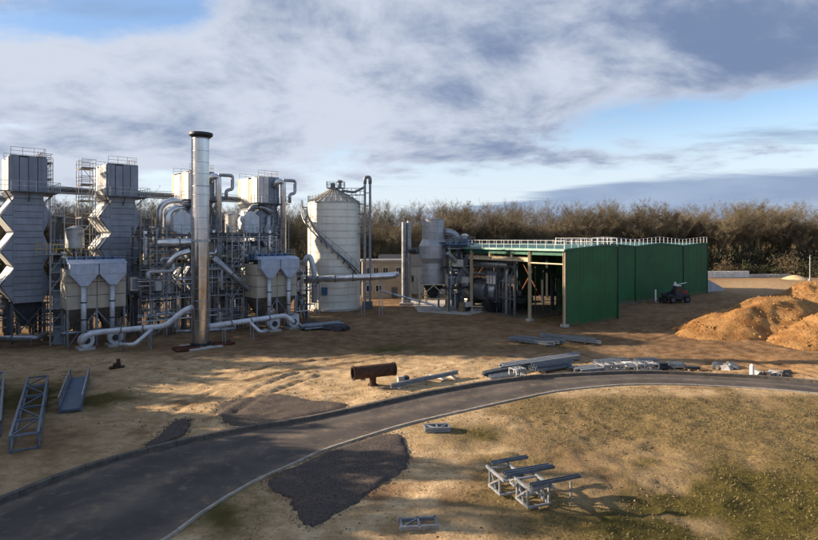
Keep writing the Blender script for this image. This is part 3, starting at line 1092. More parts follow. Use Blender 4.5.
# ------------------------------------------------------------------ stair tower by the first filter house
def stair_tower(loc, rz, label, nz=5, lift=1.95):
    t = thing('stair_tower', label, 'stairs', loc, rz)
    W, L = 1.3, 2.2
    for x in (0, W):
        for y in (0, L):
            bar(t, 'post', (x, y, 0), (x, y, nz * lift + 1.2), 0.1, M_GALV)
    for k in range(nz):
        z = (k + 1) * lift
        for y in (0, L):
            bar(t, 'ledger', (0, y, z), (W, y, z), 0.07, M_GALV)
            bar(t, 'ledger', (0, y, z + 1.0), (W, y, z + 1.0), 0.05, M_GALV)
        for x in (0, W):
            bar(t, 'ledger', (x, 0, z), (x, L, z), 0.07, M_GALV)
        y0, y1 = (0.2, L - 0.2) if k % 2 == 0 else (L - 0.2, 0.2)
        f = bar(t, 'stair_flight', (W / 2, y0, k * lift), (W / 2, y1, z), 0.7, M_GALVD, 0.08)
        bar(t, 'handrail', (W / 2 - .4, y0, k * lift + 1), (W / 2 - .4, y1, z + 1), 0.05, M_GALV)
        bar(t, 'brace', (0, -0.06, z - lift), (W, -0.06, z), 0.05, M_GALV)
    railing(t, [(-1.2, -.1, nz * lift), (W + .2, -.1, nz * lift), (W + .2, L, nz * lift)], M_YEL, 1.1, 0.8, 0.06)
    bx(t, 'landing', (W / 2 - .4, L / 2, nz * lift - .06), (W + 1.4, L + .2, 0.08), M_STEEL)
    return t


p = at(50, 58.2)
stair_tower((p.x, p.y, 0), PA - R(10), 'galvanised stair tower with yellow top rail left of the cream filter house')


# ------------------------------------------------------------------ filter houses
def filter_house(loc, label):
    t = thing('filter_house', label, 'filter', loc, PA, 'cream filter houses')
    W, D = 5.6, 3.2
    zb, zt = 4.0, 8.25
    bx(t, 'casing', (0, D / 2, (zb + zt) / 2), (W - .12, D - .12, zt - zb), M_DARK)
    nx, nz = 4, 3
    for i in range(nx):
        for k in range(nz):
            h = (zt - zb) / nz
            bx(t, 'casing_panel', (-W / 2 + (i + .5) * W / nx, -0.02, zb + (k + .5) * h), (W / nx - .06, 0.1, h - .06), M_CREAM)
    for s in (-1, 1):
        for i in range(2):
            for k in range(nz):
                h = (zt - zb) / nz
                bx(t, 'casing_panel', (s * (W / 2 + .0), D * (i + .5) / 2, zb + (k + .5) * h), (0.1, D / 2 - .06, h - .06), M_CREAM)
    # hoppers under the casing
    for cx_ in (-W / 4, W / 4):
        V = [(cx_ - W / 4, 0.05, zb), (cx_ + W / 4, 0.05, zb), (cx_ + W / 4, D - .05, zb), (cx_ - W / 4, D - .05, zb),
             (cx_ - .3, D / 2 - .3, 1.6), (cx_ + .3, D / 2 - .3, 1.6), (cx_ + .3, D / 2 + .3, 1.6), (cx_ - .3, D / 2 + .3, 1.6)]
        mesh_obj('hopper', V, [(0, 1, 2, 3), (4, 7, 6, 5), (0, 4, 5, 1), (1, 5, 6, 2), (2, 6, 7, 3), (3, 7, 4, 0)], mat('hopper_brown', (0.16, 0.135, 0.11), 0.7, 0.1, 0.2, 1.5, streak=0.4), t)
        tube(t, 'screw_conveyor', (cx_ - 1.6, D / 2, 1.4), (cx_ + 1.6, D / 2, 1.4), 0.22, M_PIPED)
    for x in (-W / 2 + .1, 0, W / 2 - .1):
        for y in (0.12, D - .12):
            bar(t, 'leg', (x, y, 0), (x, y, zb), 0.2, M_GALVD, kind='ibeam')
    for x0, x1 in ((-W / 2 + .1, 0), (W / 2 - .1, 0)):
        bar(t, 'brace', (x0, 0.05, 0.2), (x1, 0.05, zb - .2), 0.1, M_GALVD)
    # funnel-shaped collecting hoods on the front and their fall pipes
    for cx_ in (-W / 4 + .05, W / 4 - .05):
        w = W / 4 - .1
        h = prism(t, 'collecting_hood', [(cx_ - w, zt + .55), (cx_ + w, zt + .55), (cx_ + w, zt - .55), (cx_ + .34, zt - 1.75), (cx_ - .34, zt - 1.75), (cx_ - w, zt - .55)], 'y', -0.95, -0.09, M_HOOD)
        bx(h, 'hood_flange', (cx_, -0.52, zt - .55), (2 * w + .08, 0.95, 0.07), M_GALV)
        pp = pipe(t, 'fall_pipe', [(cx_, -0.52, zt - 1.7), (cx_, -0.52, 1.2)], 0.25, M_WPIPE)
        for zz in (2.9, 4.7):
            lathe(pp, 'pipe_flange', [(0.31, 0), (0.31, 0.12)], M_DARK, 18, (cx_, -0.52, zz))
    prism(t, 'hood_roof', [(-1.0, zt + .56), (0.6, zt + .56), (0.6, zt + .95), (0.2, zt + .95)], 'x', -W / 2 + .05, W / 2 - .05, M_HOOD)
    bx(t, 'roof_plate', (0, D / 2 + .3, zt + .6), (W + .1, D - .6, 0.1), M_BLUE)
    for k in range(6):
        bx(t, 'valve_box', (-W / 2 + .6 + k * .88, D / 2 + .4, zt + .95), (0.6, 1.5, 0.6), M_BLUE)
    railing(t, [(-W / 2, D, zt + .65), (-W / 2, 0.3, zt + .65), (W / 2, 0.3, zt + .65), (W / 2, D, zt + .65)], M_GALVD, 1.1, 0.9, 0.05)
    return t


FH1 = at(97, 58.3); FH2 = at(277, 69.3)
filter_house((FH1.x, FH1.y, 0), 'cream filter house with twin grey funnel hoods left of the tall chimney')
filter_house((FH2.x, FH2.y, 0), 'cream filter house with twin grey funnel hoods between chimney and silo')


# fans below the fall pipes
def fan(loc, rz, label):
    t = thing('fan', label, 'fan', loc, rz, 'extraction fans under the filter houses')
    V, F = [], []
    lathe_y = []
    for yy, r in ((-0.35, 0.35), (-0.35, 0.72), (0.35, 0.72), (0.35, 0.35)):
        for k in range(22):
            a = 2 * math.pi * k / 22
            V.append((r * math.cos(a), yy, 0.95 + r * math.sin(a)))
    for i in range(3):
        for k in range(22):
            F.append((i * 22 + k, i * 22 + (k + 1) % 22, (i + 1) * 22 + (k + 1) % 22, (i + 1) * 22 + k))
    mesh_obj('scroll_housing', V, F, M_WPIPE, t)
    tube(t, 'inlet_eye', (0, -0.42, 0.95), (0, 0.3, 0.95), 0.34, M_DARK, 'drum')
    bx(t, 'outlet', (0.46, 0, 1.5), (0.5, 0.66, 0.7), M_WPIPE)
    bx(t, 'plinth', (0, 0.3, 0.13), (1.5, 1.9, 0.26), M_CONC)
    tube(t, 'motor', (0, 0.45, 0.9), (0, 1.15, 0.9), 0.3, M_BLUE, 'drum')
    bx(t, 'motor_stand', (0, 0.8, 0.42), (0.7, 0.8, 0.5), M_STEEL)
    return t


def off(o, x, y):
    q = o + RX * x + RY * y
    return (q.x, q.y, 0)


fan(off(FH1, -1.35, -1.6), PA, 'pale round fan at the foot of the leftmost fall pipe')
fan(off(FH1, 1.35, -1.6), PA, 'pale round fan at the foot of the second fall pipe from the left')
fan(off(FH2, -1.35, -1.6), PA, 'pale round fan under the third fall pipe, right of the chimney')
fan(off(FH2, 1.35, -1.6), PA, 'pale round fan under the rightmost fall pipe, nearest the silo')

# ------------------------------------------------------------------ tall chimney
CH = gp(201, 347)


def chimney():
    t = thing('chimney', 'tall polished steel chimney with dark flared cap', 'chimney', (CH.x, CH.y, 0))
    r = 0.82
    zs = [0.5, 5.0, 11.2, 17.0, 22.0]
    ms = mat('stainless', (0.62, 0.60, 0.58), 0.19, 0.92, 0.10, 0.8, streak=0.2)
    lathe(t, 'base_skirt', [(1.2, 0), (1.2, 0.12), (0.88, 0.14), (0.88, 0.5)], M_DARK, 32)
    for a, b in zip(zs[:-1], zs[1:]):
        s = lathe(t, 'stack_section', [(r, a), (r, b - .02)], ms, 40)
        lathe(s, 'joint_band', [(r + .03, b - .12), (r + .03, b)], M_PIPED, 40)
        z = a + 1.2
        while z < b - .5:
            lathe(s, 'seam', [(r + .008, z), (r + .008, z + .05)], M_PIPED, 40); z += 1.2
    lathe(t, 'ring_flange', [(r + .16, 11.1), (r + .16, 11.3), (r, 11.35)], M_GALV, 40)
    lathe(t, 'cap', [(r, 22.0), (1.02, 22.15), (1.2, 22.3), (1.2, 22.55), (0.8, 22.62), (0.78, 22.2)], M_DARK, 40)
    bar(t, 'cable_tray', (-r - .05, -0.2, 0.4), (-r - .05, -0.2, 22), 0.1, M_PIPED)
    for k in range(8):
        a = k * math.pi / 4
        bx(t, 'gusset', (1.0 * math.cos(a), 1.0 * math.sin(a), 0.3), (0.3, 0.04, 0.4), M_DARK, a)
    bx(t, 'foundation', (0, 0, 0.03), (3.4, 3.4, 0.3), M_CONC, PA)
    return t


chimney()

# ------------------------------------------------------------------ large flue ducts to the chimney
def flue(name, label, pts, r, m, feet=()):
    t = thing(name, label, 'duct', (0, 0, 0))
    V, F = sweep(pts, r, 18, r * 2.2)
    d = mesh_obj('duct_run', V, F, m, t, True)
    pts = [Vector(q) for q in pts]
    for a, b in zip(pts[:-1], pts[1:]):
        L = (b - a).length
        n = int(L / 3)
        for k in range(1, n + 1):
            c = a.lerp(b, k / (n + 1)); dr = (b - a).normalized() * 0.06
            tube(d, 'duct_flange', c - dr, c + dr, r + .07, M_GALVD, 'drum')
    for x, y, z in feet:
        for s in (-.35, .35):
            q = Vector((x, y, 0)) + RX * 0 + RY * s
            bar(t, 'support_leg', (q.x, q.y, 0), (q.x, q.y, z), 0.1, M_GALV)
        bar(t, 'support_saddle', (x - RY.x * .4, y - RY.y * .4, z - r * .2), (x + RY.x * .4, y + RY.y * .4, z - r * .2), 0.1, M_GALV)
    return t


f1 = Vector(off(FH1, -2.4, -1.7))
a1 = at(100, 55.6, 1.9); b1 = at(165, 56.6, 2.35); c1 = at(184, 57.1, 3.9); d1 = Vector((CH.x - .8, CH.y, 4.25))
flue('flue_duct', 'pale flue duct bending up from the left fans into the chimney', [at(80, 54.8, 0.9), at(88, 55.0, 1.8), a1, b1, c1, d1], 0.29, M_WPIPE, [(*at(120, 55.9).xy, 1.8), (*at(150, 56.4).xy, 1.9)])
flue('flue_duct', 'straight pale flue duct running from chimney to the right fans', [Vector((CH.x + .8, CH.y + .2, 2.15)), at(286, 65.8, 2.15), at(294, 66.0, 1.2)], 0.29, M_WPIPE, [(*at(224, 58.8).xy, 1.9), (*at(252, 62).xy, 1.9)])
flue('branch_duct', 'short slanting branch duct in front of the left filter house', [at(152, 56.2, 2.1), at(134, 54.9, 0.75), at(120, 55.4, 0.7)], 0.19, M_WPIPE)
flue('branch_duct', 'short slanting branch duct in front of the right filter house', [at(250, 61.4, 2.0), at(260, 61.4, 0.9), at(266, 62.6, 0.8)], 0.19, M_WPIPE)
flue('ground_duct', 'low dark duct lying along the ground at the left edge', [at(-40, 57, 0.8), at(38, 58.5, 0.8), at(44, 60.5, 0.8)], 0.34, M_PIPED, [(*at(10, 58).xy, .7), (*at(30, 58.4).xy, .7)])
flue('ground_duct', 'thin grey duct running behind the chimney foot', [at(176, 60, 1.2), at(205, 60.6, 1.2), at(236, 62, 1.2)], 0.2, M_PIPED)


# ------------------------------------------------------------------ steel racks crowded with pipes and vessels
def rack(loc, rz, nx, ny, levels, bx_, by_, label, seed=0, stuffing=1.0, rail=True):
    rnd = random.Random(seed)
    t = thing('pipe_rack', label, 'pipe rack', loc, rz)
    W, D = nx * bx_, ny * by_
    H = levels[-1]
    for i in range(nx + 1):
        for j in range(ny + 1):
            bar(t, 'column', (i * bx_, j * by_, 0), (i * bx_, j * by_, H + rnd.choice((0, 0.1, 1.0))), 0.22, rnd.choice((M_STEEL, M_STEEL, M_GALVD)), kind='ibeam')
    zprev = 0
    for li, z in enumerate(levels):
        for j in range(ny + 1):
            bar(t, 'beam', (0, j * by_, z), (W, j * by_, z), 0.2, M_STEEL, 0.26, kind='ibeam')
        for i in range(nx + 1):
            bar(t, 'beam', (i * bx_, 0, z - .02), (i * bx_, D, z - .02), 0.18, M_STEEL, 0.22, kind='ibeam')
        bx(t, 'deck_grating', (W / 2, D / 2, z + .16), (W - .3, D - .2, 0.05), M_DARK)
        if rail:
            railing(t, [(0, -0.12, z + .18), (W, -0.12, z + .18)], M_YEL if (li + seed) % 3 == 0 else M_GALVD, 1.1, 1.2, 0.05)
        for i in range(nx):
            if rnd.random() < .6:
                a, b = (0, 1) if rnd.random() < .5 else (1, 0)
                bar(t, 'brace', ((i + a) * bx_, -0.05, zprev + .2), ((i + b) * bx_, -0.05, z - .2), 0.11, M_STEEL)
        for k in range(3):
            zz = zprev + (z - zprev) * rnd.uniform(.25, .95); yy = rnd.choice((-.18, -.1, D * .4, D * .8))
            tube(t, 'conduit', (-.3, yy, zz), (W + .3, yy, zz), rnd.uniform(.04, .09), rnd.choice((M_PIPE, M_GALV, M_WPIPE)))
        for k in range(int(W * .9)):
            xx = rnd.uniform(0, W); yy = rnd.choice((-.14, -.2, D * .5))
            tube(t, 'conduit', (xx, yy, zprev + rnd.uniform(0, .6)), (xx, yy, z + rnd.uniform(-.4, .9)), rnd.uniform(.03, .08), rnd.choice((M_PIPE, M_GALV, M_GALVD, M_WPIPE)))
        bx(t, 'cable_tray', (W / 2, -.28, z - .35), (W, .25, .08), M_GALV)
        # equipment on this level
        h = z - zprev
        n = int(W / 1.5 * stuffing)
        for k in range(n):
            x = rnd.uniform(0.4, W - .4); y = rnd.uniform(0.2, D - .3)
            q = rnd.random()
            if q < .34:
                r = rnd.uniform(.10, .30)
                tube(t, 'riser_pipe', (x, y, zprev + .1), (x, y, min(H + .5, z + rnd.uniform(0, 1.5))), r, rnd.choice((M_PIPE, M_PIPED, M_GALVD, M_WPIPE)))
            elif q < .58:
                r = rnd.uniform(.10, .24); zz = zprev + rnd.uniform(.7, h - .3)
                x1 = min(W, x + rnd.uniform(1.5, 4)); y = rnd.uniform(-.2, D * .5)
                pipe(t, 'pipe_run', [(x, y, zz - rnd.uniform(.5, 1)), (x, y, zz), (x1, y, zz), (x1, y + .1, zz + rnd.uniform(.5, 1.2))], r, rnd.choice((M_PIPE, M_PIPE, M_PIPED, M_WPIPE)))
            elif q < .76:
                r = rnd.uniform(.4, .75); hh = min(h - .5, rnd.uniform(1.4, 2.6))
                v = lathe(t, 'vessel', [(r * .3, zprev + .3), (r, zprev + .3 + r * .5), (r, zprev + .3 + hh - r * .3), (r * .4, zprev + .3 + hh)], rnd.choice((M_PIPED, M_CLADW, M_GALVD, M_PIPE, M_PIPE)), 20, (x, y, 0))
            elif q < .9:
                s = rnd.uniform(.5, 1.1)
                bx(t, 'control_box', (x, y, zprev + .3 + s / 2), (s, s * .7, s * 1.2), rnd.choice((M_CLADW, M_STEEL, M_DARK, M_BLUE, M_CLADT)))
            else:
                x1 = min(W, x + rnd.uniform(1.2, 3))
                bar(t, 'inclined_chute', (x, y, z - .3), (x1, y, zprev + .4), 0.5, rnd.choice((M_GALVD, M_DARK, M_GALV)), 0.4)
        zprev = z
    return t


def rk(px, Y, *a, **k):
    q = at(px, Y)
    return rack((q.x, q.y, 0), PA, *a, **k)


rk(-22, 62, 3, 1, [2.5, 5.0], 2.6, 3.0, 'dark low pipe rack under the leftmost tower', seed=1, stuffing=1.6)
rk(58, 63.5, 3, 1, [4.4, 9.0], 3.0, 2.6, 'pipe rack standing behind the left filter house', seed=2, stuffing=1.8)
rk(140, 62.5, 4, 1, [4.7, 8.2, 11.8], 2.9, 3.0, 'crowded pipe rack between second tower and chimney', seed=5, stuffing=2.4)
rk(218, 68.5, 3, 1, [4.6, 8.4, 12.0], 2.7, 3.2, 'crowded pipe rack between chimney and right filter house', seed=9, stuffing=2.4)
rk(296, 75, 1, 1, [3.4, 6.6], 1.7, 2.2, 'small pipe rack between right filter house and silo', seed=12, stuffing=2.2, rail=False)
rk(155, 75, 3, 1, [5.0, 9.0, 13.0], 2.8, 2.6, 'rear pipe rack seen between the middle towers', seed=21, stuffing=1.8)
rk(224, 82, 2, 1, [6.0, 10.5], 3.0, 3.0, 'rear pipe rack beside the tower nearest the silo', seed=33, stuffing=1.3)

for px, Y, nx, nz, lb in ((150, 63.0, 2, 5, 'access scaffold rising through the rack left of the chimney'), (232, 67.0, 1, 6, 'access scaffold rising right of the chimney'), (306, 77.0, 1, 3, 'low access scaffold between right filter house and silo'),
                          (122, 68.5, 2, 6, 'access scaffold in front of the second tower'), (18, 61.0, 2, 3, 'low access scaffold at the foot of the leftmost tower'), (262, 77, 2, 6, 'access scaffold in front of the fourth tower')):
    q = at(px, Y); scaffold((q.x, q.y, 0), PA, nx, 1, nz, lb, deckm=M_STEEL)

# named large ducts among the towers
flue('elbow_duct', 'twin bright elbow ducts left of the chimney, left one', [at(160, 72, 10.0), at(160, 72, 15.6), at(172, 72.6, 16.6), at(186, 74, 16.4)], 0.45, M_PIPE)
flue('elbow_duct', 'twin bright elbow ducts left of the chimney, right one', [at(168, 71, 10.0), at(168, 71, 14.8), at(178, 72, 15.6), at(190, 74, 15.4)], 0.42, M_PIPE)
flue('collector_duct', 'horizontal silver duct left of the chimney at tower mid height', [at(157, 63.5, 10.9), at(200, 66.5, 11.0)], 0.46, M_PIPE, ())
flue('collector_duct', 'horizontal grey duct right of the chimney at tower mid height', [at(222, 72, 10.5), at(264, 76, 10.6)], 0.55, M_PIPED, ())
flue('s_duct', 'silver bent duct below the collector left of the chimney', [at(166, 63, 8.0), at(174, 63.2, 9.4), at(190, 64, 10.0)], 0.33, M_PIPE)
flue('s_duct', 'long slanting grey duct running down to the right filter house', [at(214, 63.5, 9.2), at(248, 66.5, 5.2)], 0.34, M_PIPED)
flue('s_duct', 'bent white duct between right filter house and silo', [at(303, 80, 7.6), at(309, 80, 9.2), at(314, 80, 7.0), at(314, 80, 2.0)], 0.4, M_WPIPE)


def white_tank(loc, label, r, h, z0):
    t = thing('tank', label, 'tank', loc)
    lathe(t, 'shell', [(r * .25, z0 - .9), (r, z0), (r, z0 + h)], M_CLADW, 28)
    lathe(t, 'lid', [(r + .05, z0 + h), (r + .05, z0 + h + .12), (r * .2, z0 + h + .5)], M_GALV, 28)
    for k in range(4):
        a = k * math.pi / 2 + .4
        bar(t, 'leg', (r * .9 * math.cos(a), r * .9 * math.sin(a), 0), (r * .9 * math.cos(a), r * .9 * math.sin(a), z0 + .3), 0.14, M_STEEL)
    return t


q = at(75, 66.5); white_tank((q.x, q.y, 0), 'white round tank above the left filter house roof', 1.0, 2.2, 10.3)
q = at(150, 78); white_tank((q.x, q.y, 0), 'white tank between second tower and chimney', .9, 3.2, 7.0)
q = at(232, 84); white_tank((q.x, q.y, 0), 'white tank behind the rack right of the chimney', 1.0, 2.8, 12.2)

# small white box housings
for px, Y, z, s, lb in ((24, 62.5, 6.0, (1.5, 1.2, 1.1), 'small white cabinet at the foot of the leftmost tower'), (134, 63, 6.2, (1.0, 1.0, 1.5), 'small white cabinet right of the left filter house')):
    q = at(px, Y)
    t = thing('cabinet', lb, 'cabinet', (q.x, q.y, 0), PA)
    bx(t, 'housing', (0, 0, z), s, M_CLADW)
    bx(t, 'cap', (0, 0, z + s[2] / 2 + .04), (s[0] + .15, s[1] + .15, 0.08), M_GALV)
    bx(t, 'door', (0, -s[1] / 2 - .02, z), (s[0] * .6, 0.04, s[2] * .8), M_CLAD)
    for sx in (-.4, .4):
        bar(t, 'leg', (sx * s[0], 0, 0), (sx * s[0], 0, z - s[2] / 2), 0.14, M_STEEL)


# high-level conveyor gantries linking the tower heads
def gantry(p0, p1, label, h=0.9, w=1.0, legs=()):
    p0, p1 = Vector(p0), Vector(p1)
    t = thing('conveyor_gantry', label, 'conveyor', (0, 0, 0))
    d = (p1 - p0).normalized(); s = Vector((-d.y, d.x, 0)).normalized() * w / 2
    n = max(2, int((p1 - p0).length / 1.6))
    for sg in (-1, 1):
        for dz in (0, h):
            bar(t, 'chord', p0 + s * sg + Vector((0, 0, dz)), p1 + s * sg + Vector((0, 0, dz)), 0.11, M_GALVD)
        for k in range(n):
            a = p0.lerp(p1, k / n); b = p0.lerp(p1, (k + 1) / n)
            u, v = (0, h) if k % 2 else (h, 0)
            bar(t, 'lacing', a + s * sg + Vector((0, 0, u)), b + s * sg + Vector((0, 0, v)), 0.06, M_GALVD)
    bar(t, 'belt_casing', p0 + Vector((0, 0, .35)), p1 + Vector((0, 0, .35)), w * .8, M_STEEL, 0.45)
    for q in legs:
        c = p0.lerp(p1, q)
        for sg in (-1, 1):
            bar(t, 'leg', (c + s * sg * 1.4).xy.to_3d(), c + s * sg, 0.14, M_STEEL)
    return t


zt_ = 17.0
TA, TB, TC, TD = Vector((-42.7, 60, 0)), TWB, Vector((-28.2, 74.2, 0)), Vector((-20.9, 81.0, 0))
for a, b, lb in ((TA, TB, 'high conveyor gantry between the first and second towers'), (TB, TC, 'high conveyor gantry between second tower and chimney'), (TC, TD, 'high conveyor gantry between the third and fourth towers')):
    c0 = a + RX * 2.0 + RY * 5.2; c1 = b - RX * 2.0 + RY * 5.2
    gantry(c0 + Vector((0, 0, zt_)), c1 + Vector((0, 0, zt_)), lb, 0.7, 0.8)
gantry(at(-30, 78, 16.9), at(40, 78, 16.6), 'high conveyor gantry leaving the photo at the left', 0.7, 0.9)
gantry(at(38, 70, 14.0), at(84, 74, 13.2), 'sloping conveyor gantry behind the left filter house', 0.8, 0.9, (0.3, 0.8))
gantry(at(130, 74, 12.6), at(166, 76, 12.2), 'mid-height conveyor gantry right of the second tower', 0.8, 0.9, (0.5,))
# overhead cable catenary lines
for k, (dz, lb) in enumerate(((18.6, 'upper overhead cable strung between the towers'), (18.0, 'lower overhead cable strung between the towers'))):
    t = pipe(None, 'overhead_cable', [at(38, 75, dz + .3), at(90, 78, dz - .1), at(180, 84, dz), at(250, 92, dz)], 0.035, M_DARK, 1.0, 6)
    tag(t, lb, 'cable')

# ================================================================== silo
SI = at(334, 89.3)


def silo():
    t = thing('silo', 'large cream corrugated silo with conical ribbed roof and spiral stair', 'silo', (SI.x, SI.y, 0))
    r = 4.2; zt = 17.1
    lathe(t, 'foundation', [(r + .35, 0), (r + .35, 0.3), (r, 0.3)], M_CONC, 64)
    # corrugated rings: one strake per ~1.1 m
    n = 15
    hs = (zt - .3) / n
    me0 = None
    for k in range(n):
        prof = []
        for j in range(8):
            prof.append((r + (0.035 if j % 2 else 0.0), j * (hs - .02) / 7))
        if me0 is None:
            o = lathe(t, 'wall_ring', prof, M_SILO, 72, (0, 0, 0)); me0 = o.data
        else:
            o = link(bpy.data.objects.new('wall_ring', me0), t)
        o.location = (0, 0, .3 + k * hs)
        o.rotation_euler = (0, 0, k * .21)
    for k in range(24):
        a = 2 * math.pi * (k + .5) / 24
        if k % 2 == 0:
            bar(t, 'stiffener', ((r + .06) * math.cos(a), (r + .06) * math.sin(a), .3), ((r + .06) * math.cos(a), (r + .06) * math.sin(a), zt), 0.07, M_SILO)
    lathe(t, 'eave_ring', [(r + .12, zt), (r + .12, zt + .15), (r, zt + .18)], M_GALV, 64)
    lathe(t, 'roof', [(r + .05, zt + .15), (0.7, zt + 2.2), (0.7, zt + 2.5)], M_SILOR, 64)
    for k in range(28):
        a = 2 * math.pi * k / 28
        bar(t, 'roof_rib', ((r + .05) * math.cos(a), (r + .05) * math.sin(a), zt + .24), (0.75 * math.cos(a), 0.75 * math.sin(a), zt + 2.28), 0.11, mat('rib_grey', (0.52, 0.49, 0.42), .5, .3), 0.2)
    bx(t, 'top_platform', (0.3, 0, zt + 2.55), (2.8, 2.0, 0.08), M_STEEL)
    railing(t, [(-1.1, -1, zt + 2.6), (1.7, -1, zt + 2.6), (1.7, 1, zt + 2.6), (-1.1, 1, zt + 2.6), (-1.1, -1, zt + 2.6)], M_GALVD, 1.0, .6, .05)
    lathe(t, 'vent', [(0.3, 0), (0.3, .9), (.55, .95), (.55, 1.15), (.2, 1.3)], M_GALVD, 16, (0.9, 0, zt + 2.6))
    bx(t, 'drive_unit', (-.2, .2, zt + 3.0), (0.7, .6, .8), M_STEEL)
    pts = []
    for k in range(25):
        a = math.pi * (0.70 + k * 1.2 / 24)
        pts.append(((r + .0) * math.cos(a), (r + .0) * math.sin(a), zt + .2))
    railing(t, pts, M_GALVD, 1.05, 1.2, .05, 'eave_railing')
    # spiral stair winding down the front from upper left to lower right
    a0, a1 = math.pi * 1.02, math.pi * 1.86
    z0, z1 = zt - .6, 5.6
    N = 44
    stv = []
    for i in range(N):
        u = (i + .5) / N
        a = a0 + (a1 - a0) * u
        z = z0 + (z1 - z0) * u
        bx(t, 'stair_tread', ((r + .55) * math.cos(a), (r + .55) * math.sin(a), z), (0.9, 0.32, 0.05), M_GALVD, a)
    for rr, nm, dz, w in ((r + .12, 'stringer', -.1, .06), (r + 1.0, 'stringer', -.1, .07), (r + 1.0, 'handrail', 1.0, .04), (r + 1.0, 'handrail', .5, .03)):
        pts = [(rr * math.cos(a0 + (a1 - a0) * i / 40), rr * math.sin(a0 + (a1 - a0) * i / 40), z0 + (z1 - z0) * i / 40 + dz) for i in range(41)]
        V, F = sweep(pts, w if nm == 'handrail' else w * 1.6, 6, 0.01, 1)
        mesh_obj(nm, V, F, M_GALVD, t)
    for i in range(0, 41, 3):
        u = i / 40; a = a0 + (a1 - a0) * u; z = z0 + (z1 - z0) * u
        bar(t, 'stair_post', ((r + 1) * math.cos(a), (r + 1) * math.sin(a), z - .1), ((r + 1) * math.cos(a), (r + 1) * math.sin(a), z + 1), 0.06, M_GALVD)
        bar(t, 'stair_bracket', (r * math.cos(a), r * math.sin(a), z - .9), ((r + .95) * math.cos(a), (r + .95) * math.sin(a), z - .15), 0.09, M_STEEL)
    # landing at the upper end
    bx(t, 'landing', ((r + .5) * math.cos(a0 - .1), (r + .5) * math.sin(a0 - .1), z0 + .05), (1.2, 1.4, .07), M_STEEL, a0)
    railing(t, [(-r - 1.05, .9, z0 + .1), (-r - 1.05, -.8, z0 + .1)], M_GALVD, 1.1, .6, .05)
    bx(t, 'access_hatch', (-.9, -r - .04, 3.2), (0.9, .12, 1.2), M_BLUE)
    return t


silo()

# bucket elevator leg beside the silo
def elevator():
    q = at(367.5, 88.5)
    t = thing('bucket_elevator', 'slim twin-leg bucket elevator rising beside the silo', 'elevator', (q.x, q.y, 0))
    bx(t, 'boot', (0, 0, .6), (1.6, .8, 1.2), M_STEEL)
    for s in (-.42, .42):
        bx(t, 'leg_casing', (s, 0, 10.8), (.36, .42, 19.4), M_GALVD)
    V, F = sweep([(-.42, 0, 20.3), (-.42, 0, 21.4), (.42, 0, 21.4), (.42, 0, 20.3)], .27, 12, .42, 6)
    mesh_obj('head', V, F, M_GALVD, t, True)
    for k in range(9):
        bx(t, 'tie', (0, 0, 2 + k * 2.1), (.6, .12, .12), M_STEEL)
    # walkway to the silo crown
    bx(t, 'walkway', (-2.6, .1, 18.5), (4.2, .9, .08), M_STEEL)
    railing(t, [(-4.7, -.35, 18.55), (-.5, -.35, 18.55)], M_GALVD, 1.05, .7, .05)
    railing(t, [(-4.7, .55, 18.55), (-.5, .55, 18.55)], M_GALVD, 1.05, .7, .05)
    bar(t, 'walkway_strut', (-1.2, 0, 16.4), (-2.6, 0, 18.4), .12, M_STEEL)
    pipe(t, 'spout', [(-.4, 0, 19.8), (-2.2, 0, 18.9), (-4.2, 0, 19.2)], .2, M_GALVD)
    V, F = thing_ladder_mesh(-1.3, -.3, 10.5, 18.4)
    mesh_obj('ladder', V, F, M_GALVD, t)
    for k in range(4):
        bx(t, 'rest_bracket', (-1.0, -.2, 12.2 + k * 1.6), (.9, .5, .12), M_STEEL)
    return t


elevator()

# large horizontal duct in front of the silo
flue('cross_duct', 'large horizontal silver duct passing in front of the silo base', [at(300, 79.5, 5.3), at(388, 80.5, 5.9), at(395.5, 81.2, 5.95), at(397, 83.0, 5.9)], 0.50, M_PIPE,
     [(*at(363, 80.2).xy, 5.2), (*at(381, 80.4).xy, 5.3), (*at(318, 79.8).xy, 4.9)])
flue('low_pipe', 'thin pale pipe sloping along the ground towards the grey vessel', [at(380, 88, 3.0), at(434, 84.5, 1.1), at(440, 84.5, .4)], 0.16, M_WPIPE)


# ------------------------------------------------------------------ office and white workshop
def building(name, label, loc, rz, W, D, H, mw, rows, roof='flat', mroof=M_DROOF, door=True):
    t = thing(name, label, 'building', loc, rz)
    bx(t, 'wall', (0, D / 2, H / 2), (W, D, H), mw)
    if roof == 'flat':
        r = bx(t, 'roof', (0, D / 2, H + .12), (W + .5, D + .5, .24), M_CONC)
        bx(t, 'parapet', (0, -.2, H + .34), (W + .5, .15, .2), M_WHITEB)
    else:
        prism(t, 'roof', [(-.4, H), (D + .4, H), (D / 2, H + 2.2)], 'x', -W / 2 - .4, W / 2 + .4, mroof)
    for z, xs, w, h in rows:
        for x in xs:
            f = bx(t, 'window', (x, -.03, z), (w, .1, h), M_WHITEB if mw is M_BEIGE else M_STEEL)
            bx(f, 'pane', (0, -.35, 0), (.86, .5, .86), M_GLASS)
            bx(f, 'mullion', (0, -.62, 0), (.06, .3, .9), M_WHITEB)
            bx(f, 'sill', (0, -.6, -.54), (1.1, 1.6, .07), M_CONC)
    if door:
        d = bx(t, 'door', (W * .18, -.04, 1.05), (1.1, .1, 2.1), M_STEEL)
    return t


